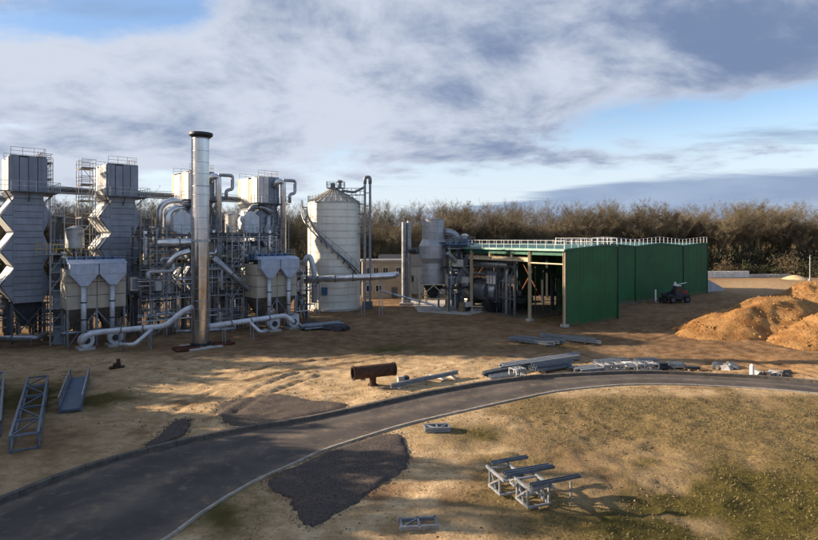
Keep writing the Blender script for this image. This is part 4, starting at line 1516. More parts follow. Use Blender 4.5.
q = at(386, 104)
building('office_building', 'beige two-storey office block with flat roof behind the cross duct', (q.x, q.y, 0), R(6), 9.0, 7.0, 7.0, M_BEIGE,
         [(5.2, (-3.2, -1.9, -.1, 2.4), 1.0, 1.5), (1.9, (-3.2, -1.4), 1.2, 1.3)])
q = at(420, 112)
building('workshop', 'white low workshop with dark pitched roof behind the slim stacks', (q.x, q.y, 0), R(4), 16.0, 10.0, 5.8, M_WHITEB, [(3.2, (-5, -2, 1, 4), 1.4, 1.2)], 'pitched')
q = at(300, 112)
building('workshop', 'white low workshop half hidden behind the silo', (q.x, q.y, 0), R(4), 14.0, 8.0, 4.6, M_WHITEB, [(2.6, (-4, 0, 4), 1.4, 1.2)], 'pitched')


# slim twin stacks
def twin():
    q = at(406.5, 93.5)
    t = thing('twin_stack', 'slim pair of grey stacks beside the office block', 'chimney', (q.x, q.y, 0))
    for x, r, h in ((-.42, .42, 14.2), (.44, .36, 14.4)):
        s = lathe(t, 'stack', [(r, .3), (r, h), (r - .06, h), (r - .06, h - .3)], M_PIPED, 22, (x, 0, 0))
        for z in (4.5, 9.0, 13.0):
            lathe(s, 'band', [(r + .04, z), (r + .04, z + .12)], M_GALVD, 22, (x, 0, 0))
    bx(t, 'base', (0, 0, .15), (2.4, 1.6, .5), M_CONC)
    return t


twin()


# ------------------------------------------------------------------ grey stepped vessel
def vessel():
    q = at(433, 87.5)
    t = thing('scrubber_vessel', 'grey stepped round vessel on a braced steel stand', 'vessel', (q.x, q.y, 0))
    prof = [(1.75, 11.3, 14.4), (2.25, 8.3, 10.2), (1.85, 4.4, 7.5)]
    mv = mat('vessel_grey', (0.42, 0.43, 0.45), .45, .4, .12, .8, streak=.35)
    for r, a, b in prof:
        n = max(2, int((b - a) / .8))
        for k in range(n):
            z0 = a + (b - a) * k / n; z1 = a + (b - a) * (k + 1) / n
            lathe(t, 'shell_course', [(r, z0 + .01), (r, z1 - .05), (r + .03, z1 - .05), (r + .03, z1)], mv, 40)
    lathe(t, 'cone', [(2.25, 10.2), (1.75, 11.3)], mv, 40)
    lathe(t, 'cone', [(1.85, 7.5), (2.25, 8.3)], mv, 40)
    lathe(t, 'crown', [(1.8, 14.4), (1.8, 14.5), (1.2, 14.6)], M_GALVD, 40)
    lathe(t, 'discharge_cone', [(.35, 1.6), (1.8, 4.3), (1.85, 4.4)], M_DARK, 40)
    lathe(t, 'ring_girder', [(2.05, 4.1), (2.05, 4.4), (1.86, 4.4)], M_GALV, 40)
    L = [(s * 2.2, u * 2.2) for s, u in ((-1, -1), (1, -1), (1, 1), (-1, 1))]
    for i, (x, y) in enumerate(L):
        bar(t, 'leg', (x, y, 0), (x, y, 4.5), .2, M_COLM)
        x2, y2 = L[(i + 1) % 4]
        for z in (2.0, 4.2):
            bar(t, 'girt', (x, y, z), (x2, y2, z), .16, M_COLM)
        mx, my = (x + x2) / 2, (y + y2) / 2
        bar(t, 'brace', (x, y, 2.1), (mx, my, 4.1), .12, M_COLM)
        bar(t, 'brace', (x2, y2, 2.1), (mx, my, 4.1), .12, M_COLM)
    bx(t, 'platform', (2.4, -.8, 10.9), (3.2, 2.2, .1), M_GALV)
    railing(t, [(.9, -1.9, 11), (4, -1.9, 11)], M_GALVD, 1.1, .8, .05)
    pipe(t, 'side_duct', [(-1.6, 0, 9.4), (-3.0, .6, 9.4), (-3.6, 1.5, 9.4)], .5, M_DARK)
    pipe(t, 'outlet_duct', [(1.7, .2, 12.6), (3.4, .2, 12.3), (5.0, .4, 10.2), (6.4, .6, 8.0)], .55, M_PIPED)
    V, F = thing_ladder_mesh(-2.6, -1.2, .2, 10)
    mesh_obj('ladder', V, F, M_GALVD, t)
    return t


vessel()


def process_tower():
    q = at(449, 84.5)
    t = rack((q.x, q.y, 0), R(35), 2, 1, [3.6, 6.8, 10.2], 2.1, 2.6, 'dark braced process frame with blue platforms left of the open shed', seed=44, stuffing=2.2)
    bx(t, 'blue_platform', (2.3, .8, 10.5), (4.6, 3.0, .2), M_BLUE)
    railing(t, [(0, -.75, 10.6), (4.6, -.75, 10.6)], M_GALVD, 1.1, .7, .06)
    for k in range(4):
        bx(t, 'drive_unit', (.5 + k * 1.1, .6, 11.0), (.6, .8, .8), random.choice((M_BLUE, M_STEEL, M_GALVD)))
    lathe(t, 'vent_cowl', [(.35, 0), (.35, 1.1), (.6, 1.2), (.6, 1.4), (.25, 1.6)], M_CLADW, 18, (3.9, .8, 10.6))
    bar(t, 'inclined_chute', (-.6, -.4, 9.2), (4.4, -.5, 5.2), .6, M_GALV, .5)
    bar(t, 'inclined_chute', (4.2, -.3, 9.6), (1.2, -.5, 4.6), .5, M_GALVD, .5)
    bx(t, 'white_hood', (1.6, -.5, 7.6), (1.1, .8, 1.1), M_CLADW)
    bx(t, 'white_hood', (2.8, -.4, 4.9), (1.6, .8, .9), M_CLADW)
    for k in range(6):
        bx(t, 'pallet_load', (1.5 + (k % 3) * .8, -1.3, .4 + (k // 3) * .75), (.7, .7, .7), random.choice((M_WOOD, M_CLADW, M_DARK)))


process_tower()

# ================================================================== green shed
SH = Vector((20.15, 70.4, 0)); SA = R(35.3)
SPAN = 16.5; EAVE, RISE = 9.95, 0.5


def rooft(u):
    f = (u % SPAN) / SPAN
    return EAVE + RISE * (1 - abs(2 * f - 1))


def ribbed_sheet(parent, axis, a0, a1, off_, z0, ztop, m, face=1, name='wall_sheet'):
    """profiled steel sheet from a0 to a1 along axis ('u' or 'v') at the given offset; ztop(u) gives its top"""
    V, F = [], []
    pit = 0.5; x = a0
    xs = []
    while x < a1 - 1e-6:
        for f, d in ((0, 0), (.42, 0), (.52, 1), (.86, 1), (.96, 0)):
            xx = x + f * pit
            if xx <= a1: xs.append((xx, d))
        x += pit
    xs.append((a1, 0))
    for xx, d in xs:
        dd = off_ - face * 0.05 * d
        for z in (z0, ztop(xx)):
            V.append((xx, dd, z) if axis == 'u' else (dd, xx, z))
    for i in range(len(xs) - 1):
        F.append((2 * i, 2 * i + 2, 2 * i + 3, 2 * i + 1))
    o = mesh_obj(name, V, F, m, parent)
    return o


def shed():
    t = thing('shed', 'long dark green steel shed open on its left side', 'shed', SH, SA)
    VB = 30.0; V1 = 10.9; UE = 59.0; UP = 11.4
    # cladding of the gable fronts
    def wall(u0, u1, v, step):
        n = max(1, round((u1 - u0) / step)); d = (u1 - u0) / n
        for k in range(n):
            a, b = u0 + k * d + .012, u0 + (k + 1) * d - .012
            ribbed_sheet(t, 'u', a, b, v + .02 * (k % 2) * 0, .05, lambda q: 4.05, M_GREEN)
            ribbed_sheet(t, 'u', a, b, v - .03, 4.0, lambda q: rooft(q) - .02, M_GREEN)
    wall(0.12, UP, 0.0, 2.85)
    wall(UP, 33.0, V1, 3.0); wall(33.0, 49.5, V1, 3.0); wall(49.5, UE, V1, 3.0)
    ribbed_sheet(t, 'v', 0.0, V1, UP, .05, lambda q: rooft(UP) - .02, M_GREEN, -1)
    ribbed_sheet(t, 'v', V1, VB, UE, .05, lambda q: rooft(UE) - .02, M_GREEN, -1)
    n = 9
    for k in range(n):
        ribbed_sheet(t, 'u', 22 + k * (UE - 22) / n, 22 + (k + 1) * (UE - 22) / n - .03, VB, .05, lambda q: rooft(q) - .1, M_GREEN)
    # corner and verge trims
    for u, v in ((0.06, -.06), (UP, -.06), (33.0, V1 - .08), (49.5, V1 - .08), (UE, V1 - .06)):
        bar(t, 'corner_trim', (u, v, .05), (u, v, rooft(u)), .16, mat('dark_green_trim', (.008, .05, .028), .5))

    def verge(u0, u1, v):
        us = [u0]
        k = math.ceil(u0 / (SPAN / 2) + 1e-6)
        while k * SPAN / 2 < u1 - 1e-6: us.append(k * SPAN / 2); k += 1
        us.append(u1)
        for a, b in zip(us[:-1], us[1:]):
            bar(t, 'verge_trim', (a, v, rooft(a) + .06), (b, v, rooft(b - 1e-4) + .06), .14, M_GROOF, .2)
            # roof plane behind
        return us
    verge(0.0, UP, -.12); verge(UP, UE, V1 - .12)
    # roof sheets
    def roof(u0, u1, v0, v1):
        us = [u0]
        k = math.ceil(u0 / (SPAN / 2) + 1e-6)
        while k * SPAN / 2 < u1 - 1e-6: us.append(k * SPAN / 2); k += 1
        us.append(u1)
        for a, b in zip(us[:-1], us[1:]):
            za, zb = rooft(a) + .05, rooft(b - 1e-4) + .05
            w = 3.0; v = v0
            while v < v1 - .01:
                ve = min(v + w, v1)
                P = [(a, v + .01, za), (b, v + .01, zb), (b, ve - .01, zb), (a, ve - .01, za)]
                V = P + [(x, y, z - .08) for x, y, z in P]
                mesh_obj('roof_sheet', V, [(0, 1, 2, 3), (4, 7, 6, 5), (0, 4, 5, 1), (1, 5, 6, 2), (2, 6, 7, 3), (3, 7, 4, 0)], M_GROOF, t)
                v = ve
    roof(-.25, UP, -.15, V1); roof(-.25, UE, V1, VB)
    # pale eave gutter along the open side
    bar(t, 'gutter', (-.38, -.25, EAVE - .02), (-.38, VB, EAVE - .02), .22, M_FASC, .3)
    bar(t, 'eave_beam', (0.05, 0, EAVE - .5), (0.05, VB, EAVE - .5), .28, M_GROOF, .5, kind='ibeam')
    # roof-edge guard rails
    railing(t, [(-.3, -.1, EAVE + .08), (-.3, VB - 4, EAVE + .08)], M_WRAIL, 1.15, 1.5, .045, 'guard_rail')
    us = [0, 4.1, 8.25, UP]
    railing(t, [(u, 0.05, rooft(u) + .1) for u in us], M_WRAIL, 1.15, 1.4, .045, 'guard_rail')
    us = [UP, 16.5, 24.75, 33, 41.25, 49.5, 57.75, UE]
    railing(t, [(u, V1 + .05, rooft(u) + .1) for u in us], M_WRAIL, 1.2, 1.4, .05, 'guard_rail')
    railing(t, [(UP, .05, rooft(UP) + .1), (UP, V1, rooft(UP) + .1)], M_WRAIL, 1.15, 1.5, .045, 'guard_rail')
    railing(t, [(0.2, VB - 4, EAVE + .1), (UE, VB - 4, EAVE + .1)], M_WRAIL, 1.15, 1.8, .045, 'guard_rail')
    # columns
    for v in (0.05, 6.0, 18.0, 24.0, 29.8):
        c = bar(t, 'column', (0, v, 0), (0, v, EAVE - .3), .34, M_COLM, .34, kind='ibeam')
        bx(t, 'column_base', (0, v, .18), (.8, .8, .36), M_CONC)
    for u in (11.0, 16.5, 24.7, 33):
        for v in (11.2, 18.0, 24.0, 29.8):
            bar(t, 'column', (u, v, 0), (u, v, rooft(u) - .2), .34, M_STEEL, .34, kind='ibeam')
    # buff crane girders and roof beams
    bar(t, 'crane_girder', (.25, 6, 8.5), (.25, 24, 8.5), .35, M_COLM, .6, kind='ibeam')
    bar(t, 'wall_rail', (0, .3, 8.1), (0, 6, 8.1), .16, M_COLM)
    for v in (9.5, 14.0, 21.0):
        bar(t, 'hanger', (.1, v, 8.6), (.1, v, EAVE - .6), .26, M_COLM)
    for v in (0.3, 6.0, 12.0, 18.0, 24.0):
        bar(t, 'rafter', (0, v, EAVE - .35), (8.25, v, EAVE + RISE - .35), .2, M_STEEL, .4, kind='ibeam')
        if v > 11: bar(t, 'rafter', (8.25, v, EAVE + RISE - .35), (16.5, v, EAVE - .35), .2, M_STEEL, .4, kind='ibeam')
    for a, b in (((11, 1, 1), (11, 10.5, 9)), ((11, 10.5, 1), (11, 1, 9)), ((16.5, 18, .5), (16.5, 24, 9)), ((16.5, 24, .5), (16.5, 18, 9)), ((8, 29.5, .5), (16, 29.5, 9)), ((16, 29.5, .5), (8, 29.5, 9))):
        bar(t, 'cross_brace', a, b, .18, M_RUSTR)
    for z in (2.5, 5, 7.5):
        bar(t, 'girt', (11.25, 0.1, z), (11.25, 10.8, z), .12, M_STEEL)
    return t


shed()

# concrete floor of the shed and yard apron (structure)
def slab(name, pts, z, m, label, t=.25):
    n = len(pts)
    V = [(x, y, z) for x, y in pts] + [(x, y, z - t) for x, y in pts]
    F = [tuple(range(n)), tuple(range(2 * n - 1, n - 1, -1))] + [(i, n + i, n + (i + 1) % n, (i + 1) % n) for i in range(n)]
    o = mesh_obj(name, V, F, m)
    bm = bmesh.new(); bm.from_mesh(o.data); bmesh.ops.recalc_face_normals(bm, faces=bm.faces); bm.to_mesh(o.data); bm.free()
    tag(o, label, kind='structure')


SU = Vector((math.cos(SA), math.sin(SA), 0)); SV = Vector((-math.sin(SA), math.cos(SA), 0))


def sp(u, v): return SH + SU * u + SV * v


slab('concrete_apron', [tuple(at(418, 84.6).xy), tuple(at(470, 81.5).xy), tuple(at(482, 84).xy), tuple(at(482, 100).xy), tuple(at(410, 100).xy)], .10, M_CONC, 'pale concrete apron under the grey vessel')
slab('shed_floor', [tuple(sp(u, v).xy) for u, v in ((.6, 7), (58, 12), (58, 30), (.6, 30))], .09, mat('dirty_concrete', (.17, .135, .10), .9, 0, .25, .5, .3, 10), 'dirty floor inside the green shed')


# machinery standing in the shed
def shed_machines():
    def T(name, label, cat, u, v, rz=0.0):
        q = sp(u, v)
        return thing(name, label, cat, (q.x, q.y, .09), SA + rz)
    t = T('rotary_drum', 'dark rotary drum machine on rollers inside the shed', 'machine', 5, 20)
    tube(t, 'drum', (-1.5, -5, 3.0), (-1.5, 5, 3.4), 1.7, M_PIPED, 'drum')
    for y in (-3.2, 0, 3.2):
        tube(t, 'tyre_ring', (-1.5, y - .2, 3.14), (-1.5, y + .2, 3.16), 1.85, M_STEEL, 'drum')
    for y in (-3.2, 3.2):
        for x in (-2.7, -.3): bx(t, 'roller_stand', (x, y, .7), (.6, 1.0, 1.4), M_STEEL)
    bx(t, 'end_hood', (-1.5, 5.8, 3.6), (3.8, 1.6, 4.6), M_GALVD)
    bx(t, 'deck', (-1.5, 0, 5.6), (3.2, 9, .14), M_STEEL)
    railing(t, [(-3.1, -4.5, 5.7), (-3.1, 4.5, 5.7)], M_GALVD, 1.1, 1.1, .06)
    bx(t, 'burner', (-1.5, -6.0, 3.0), (1.6, 1.4, 2.0), M_RUSTR)
    t = T('belt_conveyor', 'long inclined dark conveyor under the shed roof', 'conveyor', 3.2, 7)
    bar(t, 'belt_frame', (0, 2, 8.0), (7, 0, 4.6), .9, M_DARK, .5)
    for k in range(5): bar(t, 'belt_leg', (1 + k * 1.3, 1.7 - k * .36, .0), (1 + k * 1.3, 1.7 - k * .36, 7.4 - k * .6), .12, M_STEEL)
    t = T('hopper_machine', 'pale hopper with twin white flaps inside the shed', 'machine', 2.6, 15.2)
    V = [(-1, -1.2, 6.2), (1, -1.2, 6.2), (1, 1.2, 6.2), (-1, 1.2, 6.2), (-.3, -.4, 3.4), (.3, -.4, 3.4), (.3, .4, 3.4), (-.3, .4, 3.4)]
    mesh_obj('hopper', V, [(0, 1, 2, 3), (4, 7, 6, 5), (0, 4, 5, 1), (1, 5, 6, 2), (2, 6, 7, 3), (3, 7, 4, 0)], M_GALV, t)
    for x in (-.9, .9):
        for y in (-1.1, 1.1): bar(t, 'leg', (x, y, 0), (x, y, 6.2), .14, M_STEEL)
    for k in range(3): bx(t, 'flap', (-1.08, -.7 + k * .7, 5.0), (.06, .55, 1.3), M_CLADW)
    t = T('pipe_rack', 'row of grey vertical pipes and ducts inside the open shed', 'pipe rack', 1.6, 10.5)
    for k in range(7):
        r = .1 + .08 * (k % 3)
        pipe(t, 'riser_pipe', [(k * .25, k * 1.0, 0), (k * .25, k * 1.0, 4.5 + (k * 37 % 5) * .5), (k * .25 + 1.2, k * 1.0 + .5, 5.5 + (k * 37 % 5) * .5), (k * .25 + 1.2, k + .5, 8.8)], r, (M_PIPE, M_GALVD, M_WPIPE)[k % 3])
    for z in (2.4, 4.8, 7.2):
        bar(t, 'beam', (-.3, -.5, z), (1.6, 7, z), .18, M_GALVD)
        railing(t, [(-.4, -.5, z + .1), (1.5, 7, z + .1)], M_GALV, 1.0, 1.0, .05)
    for k in range(4): bar(t, 'column', (-.3 + k * .63, -.5 + k * 2.5, 0), (-.3 + k * .63, -.5 + k * 2.5, 8.6), .18, M_GALVD)
    t = T('screen_machine', 'low round dark screening machine on the shed floor', 'machine', 6.5, 14)
    lathe(t, 'bowl', [(1.2, .4), (2.1, 1.4), (2.1, 2.2), (1.9, 2.3)], M_DARK, 28)
    for k in range(6):
        a = k * math.pi / 3
        bar(t, 'leg', (1.3 * math.cos(a), 1.3 * math.sin(a), 0), (1.6 * math.cos(a), 1.6 * math.sin(a), 1.2), .14, M_STEEL)
    tube(t, 'motor', (0, 0, 2.2), (0, 0, 3.2), .4, M_GALVD, 'drum')
    t = T('white_container', 'white sheeted container at the back of the open shed', 'container', 9, 27)
    bx(t, 'body', (0, 0, 1.9), (6, 2.4, 2.6), M_CLADW)
    for k in range(12): bx(t, 'rib', (-2.75 + k * .5, -1.22, 1.9), (.1, .06, 2.4), M_CLADW)
    bx(t, 'skid', (0, 0, .3), (6, 2.2, .5), M_STEEL)
    t = T('ducting', 'large dark duct hung under the shed roof', 'duct', 2, 18)
    V, F = sweep([(0, -6, 7.4), (0, 2, 7.4), (2, 5, 7.0), (2, 9, 3.2)], .55, 16, 1.2)
    mesh_obj('duct_run', V, F, M_PIPED, t, True)
    for y in (-5, -1): bar(t, 'hanger', (0, y, 7.9), (0, y, 9.6), .08, M_STEEL)
    t = T('pallet_stack', 'slanting stack of dark steel plates leaning on the shed frame', 'plates', .9, 15.6)
    for k in range(6): bx(t, 'plate', (.3 + k * .14, -.2 * k, .8), (.06, 1.6, 2.0), M_DARK, 0, 0, R(-32))


shed_machines()

# ------------------------------------------------------------------ right-hand yard: telehandler, walls, posts
def telehandler():
    q = gp(676, 302.5)
    t = thing('telehandler', 'dark telehandler with red chassis parked by the green wall', 'telehandler', (q.x, q.y, 0), R(14))
    prism(t, 'chassis', [(-2.3, .7), (2.3, .7), (2.4, 1.3), (1.6, 1.6), (-1.2, 1.5), (-2.4, 1.2)], 'y', -.75, .75, M_DARK)
    prism(t, 'engine_cover', [(.5, 1.4), (2.35, 1.35), (2.3, 2.0), (.7, 2.3)], 'y', -.2, .95, M_REDP)
    c = prism(t, 'cab', [(-.9, 1.3), (.6, 1.3), (.55, 2.3), (.25, 3.0), (-.6, 3.0), (-.95, 2.3)], 'y', -.95, -.05, M_DARK)
    prism(c, 'cab_window', [(-.8, 2.0), (.45, 2.0), (.42, 2.3), (.2, 2.85), (-.55, 2.85), (-.82, 2.35)], 'y', -.98, -.95, M_GLASS)
    bx(c, 'cab_roof', (-.18, -.5, 3.06), (1.0, 1.0, .1), M_WHITEP)
    b = bar(t, 'boom', (2.1, .3, 2.4), (-2.7, .3, 1.5), .34, M_DARK, .4)
    bar(t, 'carriage', (-2.7, -.6, .5), (-2.7, 1.0, .5), .2, M_DARK, .9)
    for y in (-.4, .6): bx(t, 'fork', (-3.4, y, .25), (1.3, .14, .08), M_DARK)
    for x in (-1.5, 1.5):
        for y in (-.95, .95):
            w = tube(t, 'wheel', (x, y - .2, .6), (x, y + .2, .6), .6, M_RUBBER, 'drum')
            tube(w, 'rim', (0, 0, -.54), (0, 0, .54), .26, M_STEEL, 'drum')
    bar(t, 'raised_bar', (-.4, -.3, 3.15), (2.0, -.3, 3.55), .12, M_CLADW)
    bx(t, 'beacon', (-.45, -.3, 3.4), (.28, .28, .55), M_WHITEP)
    return t


telehandler()
q = gp(655.5, 302.5)
t = thing('marker_post', 'white marker post beside the telehandler and green wall', 'post', (q.x, q.y, 0))
bx(t, 'post', (0, 0, 1.15), (.22, .22, 2.3), M_WHITEP); bx(t, 'foot', (0, 0, .1), (.6, .6, .2), M_CONC)

# concrete push wall with sloping end and long low wall of blocks
def push_wall():
    q = sp(59.2, 12)
    t = thing('concrete_wall', 'pale concrete ramp wall at the right end of the green shed', 'wall', (q.x, q.y, 0), SA)
    prism(t, 'ramp_panel', [(0, 0), (9.5, 0), (9.0, .5), (0, 3.4)], 'y', -.2, .2, mat('blue_grey_concrete', (.42, .43, .45), .85, 0, .1, .8))
    for k in range(4): bx(t, 'buttress', (1 + k * 2, .5, (3.0 - k * .66) / 2), (.3, .9, 3.0 - k * .66), M_CONC)


push_wall()
q0, q1 = at(706, 158), at(795, 160)
t = thing('block_wall', 'long low wall of pale concrete blocks before the wood', 'wall', (q0.x, q0.y, 0), math.atan2(q1.y - q0.y, q1.x - q0.x))
L = (q1 - q0).length
n = int(L / 1.62)
for k in range(n):
    for row in range(2 if k < 8 else 1):
        h = .95
        bx(t, 'block', (k * 1.62 + .8 + row * .0, random.uniform(-.12, .12), h * (row + .5)), (1.56, .8, h - .03), M_CONC if k > 7 else M_WHITEB, random.uniform(-.03, .03))
q = at(810, 148)
t = thing('lamp_post', 'single pale pole standing by the low wall at the right', 'post', (q.x, q.y, 0))
lathe(t, 'pole', [(.16, 0), (.10, 6.8)], M_GALV, 12); bx(t, 'base', (0, 0, .1), (.7, .7, .3), M_CONC); bx(t, 'bracket', (0.2, 0, 6.75), (.6, .14, .12), M_GALV)
q = at(795, 152)
t = thing('sand_bay', 'heap of pale sand at the end of the low wall', 'heap', (q.x, q.y, 0))
lathe(t, 'sand', [(3.4, -.1), (2.7, .35), (1.7, .8), (.8, 1.1), (.3, 1.15)], mat('pale_sand', (.55, .42, .25), .95, 0, .15, 1.0, .5, 8), 30)


# ================================================================== spoil heaps
def mat_spoil():
    m = bpy.data.materials.new('orange_spoil'); m.use_nodes = True
    nt = m.node_tree; b = nt.nodes['Principled BSDF']
    pos = nt.nodes.new('ShaderNodeNewGeometry').outputs['Position']
    nA = noise_s(nt, pos, .5, 6, .6); nB = noise_s(nt, pos, 4.0, 6, .7)
    c = mixc(nt, nA.ss(.32, .68), (.26, .125, .045), (.44, .25, .10))
    c = mixc(nt, nB.ss(.5, .75) * .6, c, (.16, .085, .035))
    nt.links.new(c, b.inputs['Base Color']); b.inputs['Roughness'].default_value = .97; b.inputs['Specular IOR Level'].default_value = .1
    bn = nt.nodes.new('ShaderNodeBump'); bn.inputs['Strength'].default_value = 1.0; bn.inputs['Distance'].default_value = .25
    nt.links.new((nB + nA * .5).s, bn.inputs['Height']); nt.links.new(bn.outputs[0], b.inputs['Normal'])
    return m


M_SPOIL = mat_spoil()


def heap(c, rx, ry, h, rz, label, seed, peaks=((0, 0, 1, 1),)):
    rs = np.random.RandomState(seed)
    n = 120
    g = np.linspace(-1.25, 1.25, n)
    U, W = np.meshgrid(g, g)
    X = c.x + (U * rx) * math.cos(rz) - (W * ry) * math.sin(rz)
    Y = c.y + (U * rx) * math.sin(rz) + (W * ry) * math.cos(rz)
    Z = np.zeros(U.shape)
    for pu, pw, s, k in peaks:
        d = np.sqrt((U - pu) ** 2 + (W - pw) ** 2) / s
        d = d + (fbm(X * .22 + seed, Y * .22, 4) - .5) * .55
        Z = np.maximum(Z, k * np.clip(1 - d, 0, 1) ** .9 * 1.0)
    Z = np.minimum(Z, .72 + .3 * (Z - .72)) * h * 1.15
    lumps = (fbm(X * .9 + seed, Y * .9, 5, .6) - .5) * 1.0 + (fbm(X * 2.6, Y * 2.6 + seed, 4, .6) - .5) * .5
    Z = Z + lumps * np.clip(Z / h * 2.2, 0, 1) * .42
    edge = np.maximum(np.abs(U), np.abs(W))
    Z = np.where((edge > 1.2) | (Z < .02), -.25, Z)
    V = np.stack([X.ravel() - c.x, Y.ravel() - c.y, Z.ravel()], 1)
    idx = np.arange(n * n).reshape(n, n)
    F = np.stack([idx[:-1, :-1].ravel(), idx[:-1, 1:].ravel(), idx[1:, 1:].ravel(), idx[1:, :-1].ravel()], 1)
    keep = (Z.ravel()[F] > -.2).any(1)
    o = mesh_obj('soil', V.tolist(), F[keep].tolist(), M_SPOIL, None, True)
    t = thing('spoil_heap', label, 'soil heap', (c.x, c.y, 0))
    o.parent = t
    # clods on the heap
    CV, CF = [], []
    zz = Z.ravel(); good = np.where(zz > .12)[0]
    for i in rs.choice(good, min(900, len(good) // 3), replace=False):
        s = .04 + .20 * rs.rand() ** 3
        b = V[i] + np.array([rs.uniform(-.1, .1), rs.uniform(-.1, .1), 0])
        k = len(CV)
        for d in ((1, 0, 0), (-.8, .3, 0), (.1, 1, .1), (0, -1, 0), (0, .1, .8), (0, 0, -.6)):
            CV.append(tuple(b[j] + d[j] * s * rs.uniform(.7, 1.2) for j in range(3)))
        CF += [(k + a, k + e, k + f) for a, e, f in ((0, 2, 4), (2, 1, 4), (1, 3, 4), (3, 0, 4), (2, 0, 5), (1, 2, 5), (3, 1, 5), (0, 3, 5))]
    tag(mesh_obj('clods', CV, CF, M_SPOIL, t), kind='stuff')
    return t


heap(at(808, 70), 18.0, 9.0, 4.6, R(18), 'largest orange spoil heap right of the green shed', 2, ((-.25, 0, .75, .95), (.35, .1, .85, 1.0), (-.6, -.1, .5, .62)))
heap(at(830, 61.5), 9.0, 5.5, 3.2, R(25), 'orange spoil heap cut by the right edge of the photo', 5, ((0, 0, .95, 1), (-.5, -.2, .5, .5)))
heap(at(712, 64.5), 4.4, 2.6, 1.3, R(-10), 'small brown spoil heap at the foot of the large one', 8, ((-.1, 0, .9, 1), (.4, -.2, .5, .6)))
heap(at(818, 98), 10.0, 7.0, 4.0, R(12), 'dark far spoil heap behind the largest one', 12, ((0, 0, 1, 1),))

# ================================================================== steel lying on the ground
GROUND = 0.0


def frame_truss(name, label, p0, p1, w, h, n, m, group=None, cat='truss'):
    """box truss lying on the ground: four chords, verticals and diagonals"""
    p0, p1 = Vector(p0), Vector(p1)
    L = (p1 - p0).length
    t = thing(name, label, cat, (p0.x, p0.y, max(ground_z(p0.x, p0.y), ground_z(p1.x, p1.y)) + .02), math.atan2(p1.y - p0.y, p1.x - p0.x), group)
    for y in (-w / 2, w / 2):
        for z in (.06, h):
            bar(t, 'chord', (0, y, z), (L, y, z), .13, m)
    for k in range(n + 1):
        x = L * k / n
        for y in (-w / 2, w / 2):
            bar(t, 'vertical', (x, y, .06), (x, y, h), .09, m)
        for z in (.06, h):
            bar(t, 'cross_member', (x, -w / 2, z + .01), (x, w / 2, z + .01), .09, m)
    for k in range(n):
        x0, x1 = L * k / n, L * (k + 1) / n
        a, b = (x0, x1) if k % 2 else (x1, x0)
        for y in (-w / 2, w / 2):
            bar(t, 'diagonal', (a, y, .1), (b, y, h - .05), .07, m)
        bar(t, 'diagonal', (a, -w / 2, h + .02), (b, w / 2, h + .02), .07, m)
    return t


M_BSTEEL = mat('blue_grey_steel', (.15, .19, .25), .42, .45, .15, 3.0, objvar=.35)
frame_truss('lattice_truss', 'blue-grey lattice truss lying in shade at the left', gp(24, 452), gp(38, 389), 1.25, .85, 5, M_BSTEEL)
frame_truss('lattice_truss', 'blue-grey lattice truss cut by the left edge', gp(-14, 440), gp(-6, 385), 1.25, .85, 5, M_BSTEEL)


def trough(label, p0, p1):
    p0, p1 = Vector(p0), Vector(p1); L = (p1 - p0).length
    t = thing('walkway_trough', label, 'walkway', (p0.x, p0.y, ground_z(p0.x, p0.y) + .04), math.atan2(p1.y - p0.y, p1.x - p0.x))
    bx(t, 'floor_plate', (L / 2, 0, .2), (L, 1.15, .08), mat('blue_floor', (.09, .14, .21), .45, .2, .15, 2))
    for s in (-1, 1):
        bar(t, 'side_beam', (0, s * .6, .22), (L, s * .6, .22), .12, M_BSTEEL, .5)
        bar(t, 'top_rail', (0.1, s * .66, 1.05), (L + .4, s * .66, 1.05), .07, M_GALV)
        bar(t, 'mid_rail', (0.1, s * .65, .65), (L + .2, s * .65, .65), .05, M_BSTEEL)
        for k in range(5): bar(t, 'rail_post', (.1 + k * (L - .2) / 4, s * .65, .2), (.1 + k * (L - .2) / 4, s * .65, 1.05), .06, M_BSTEEL)
    for k in range(6): bx(t, 'cross_bearer', (.2 + k * (L - .4) / 5, 0, .08), (.1, 1.15, .15), M_BSTEEL)


trough('blue-floored walkway section with handrails on the mossy ground', gp(70, 413), gp(80, 380))


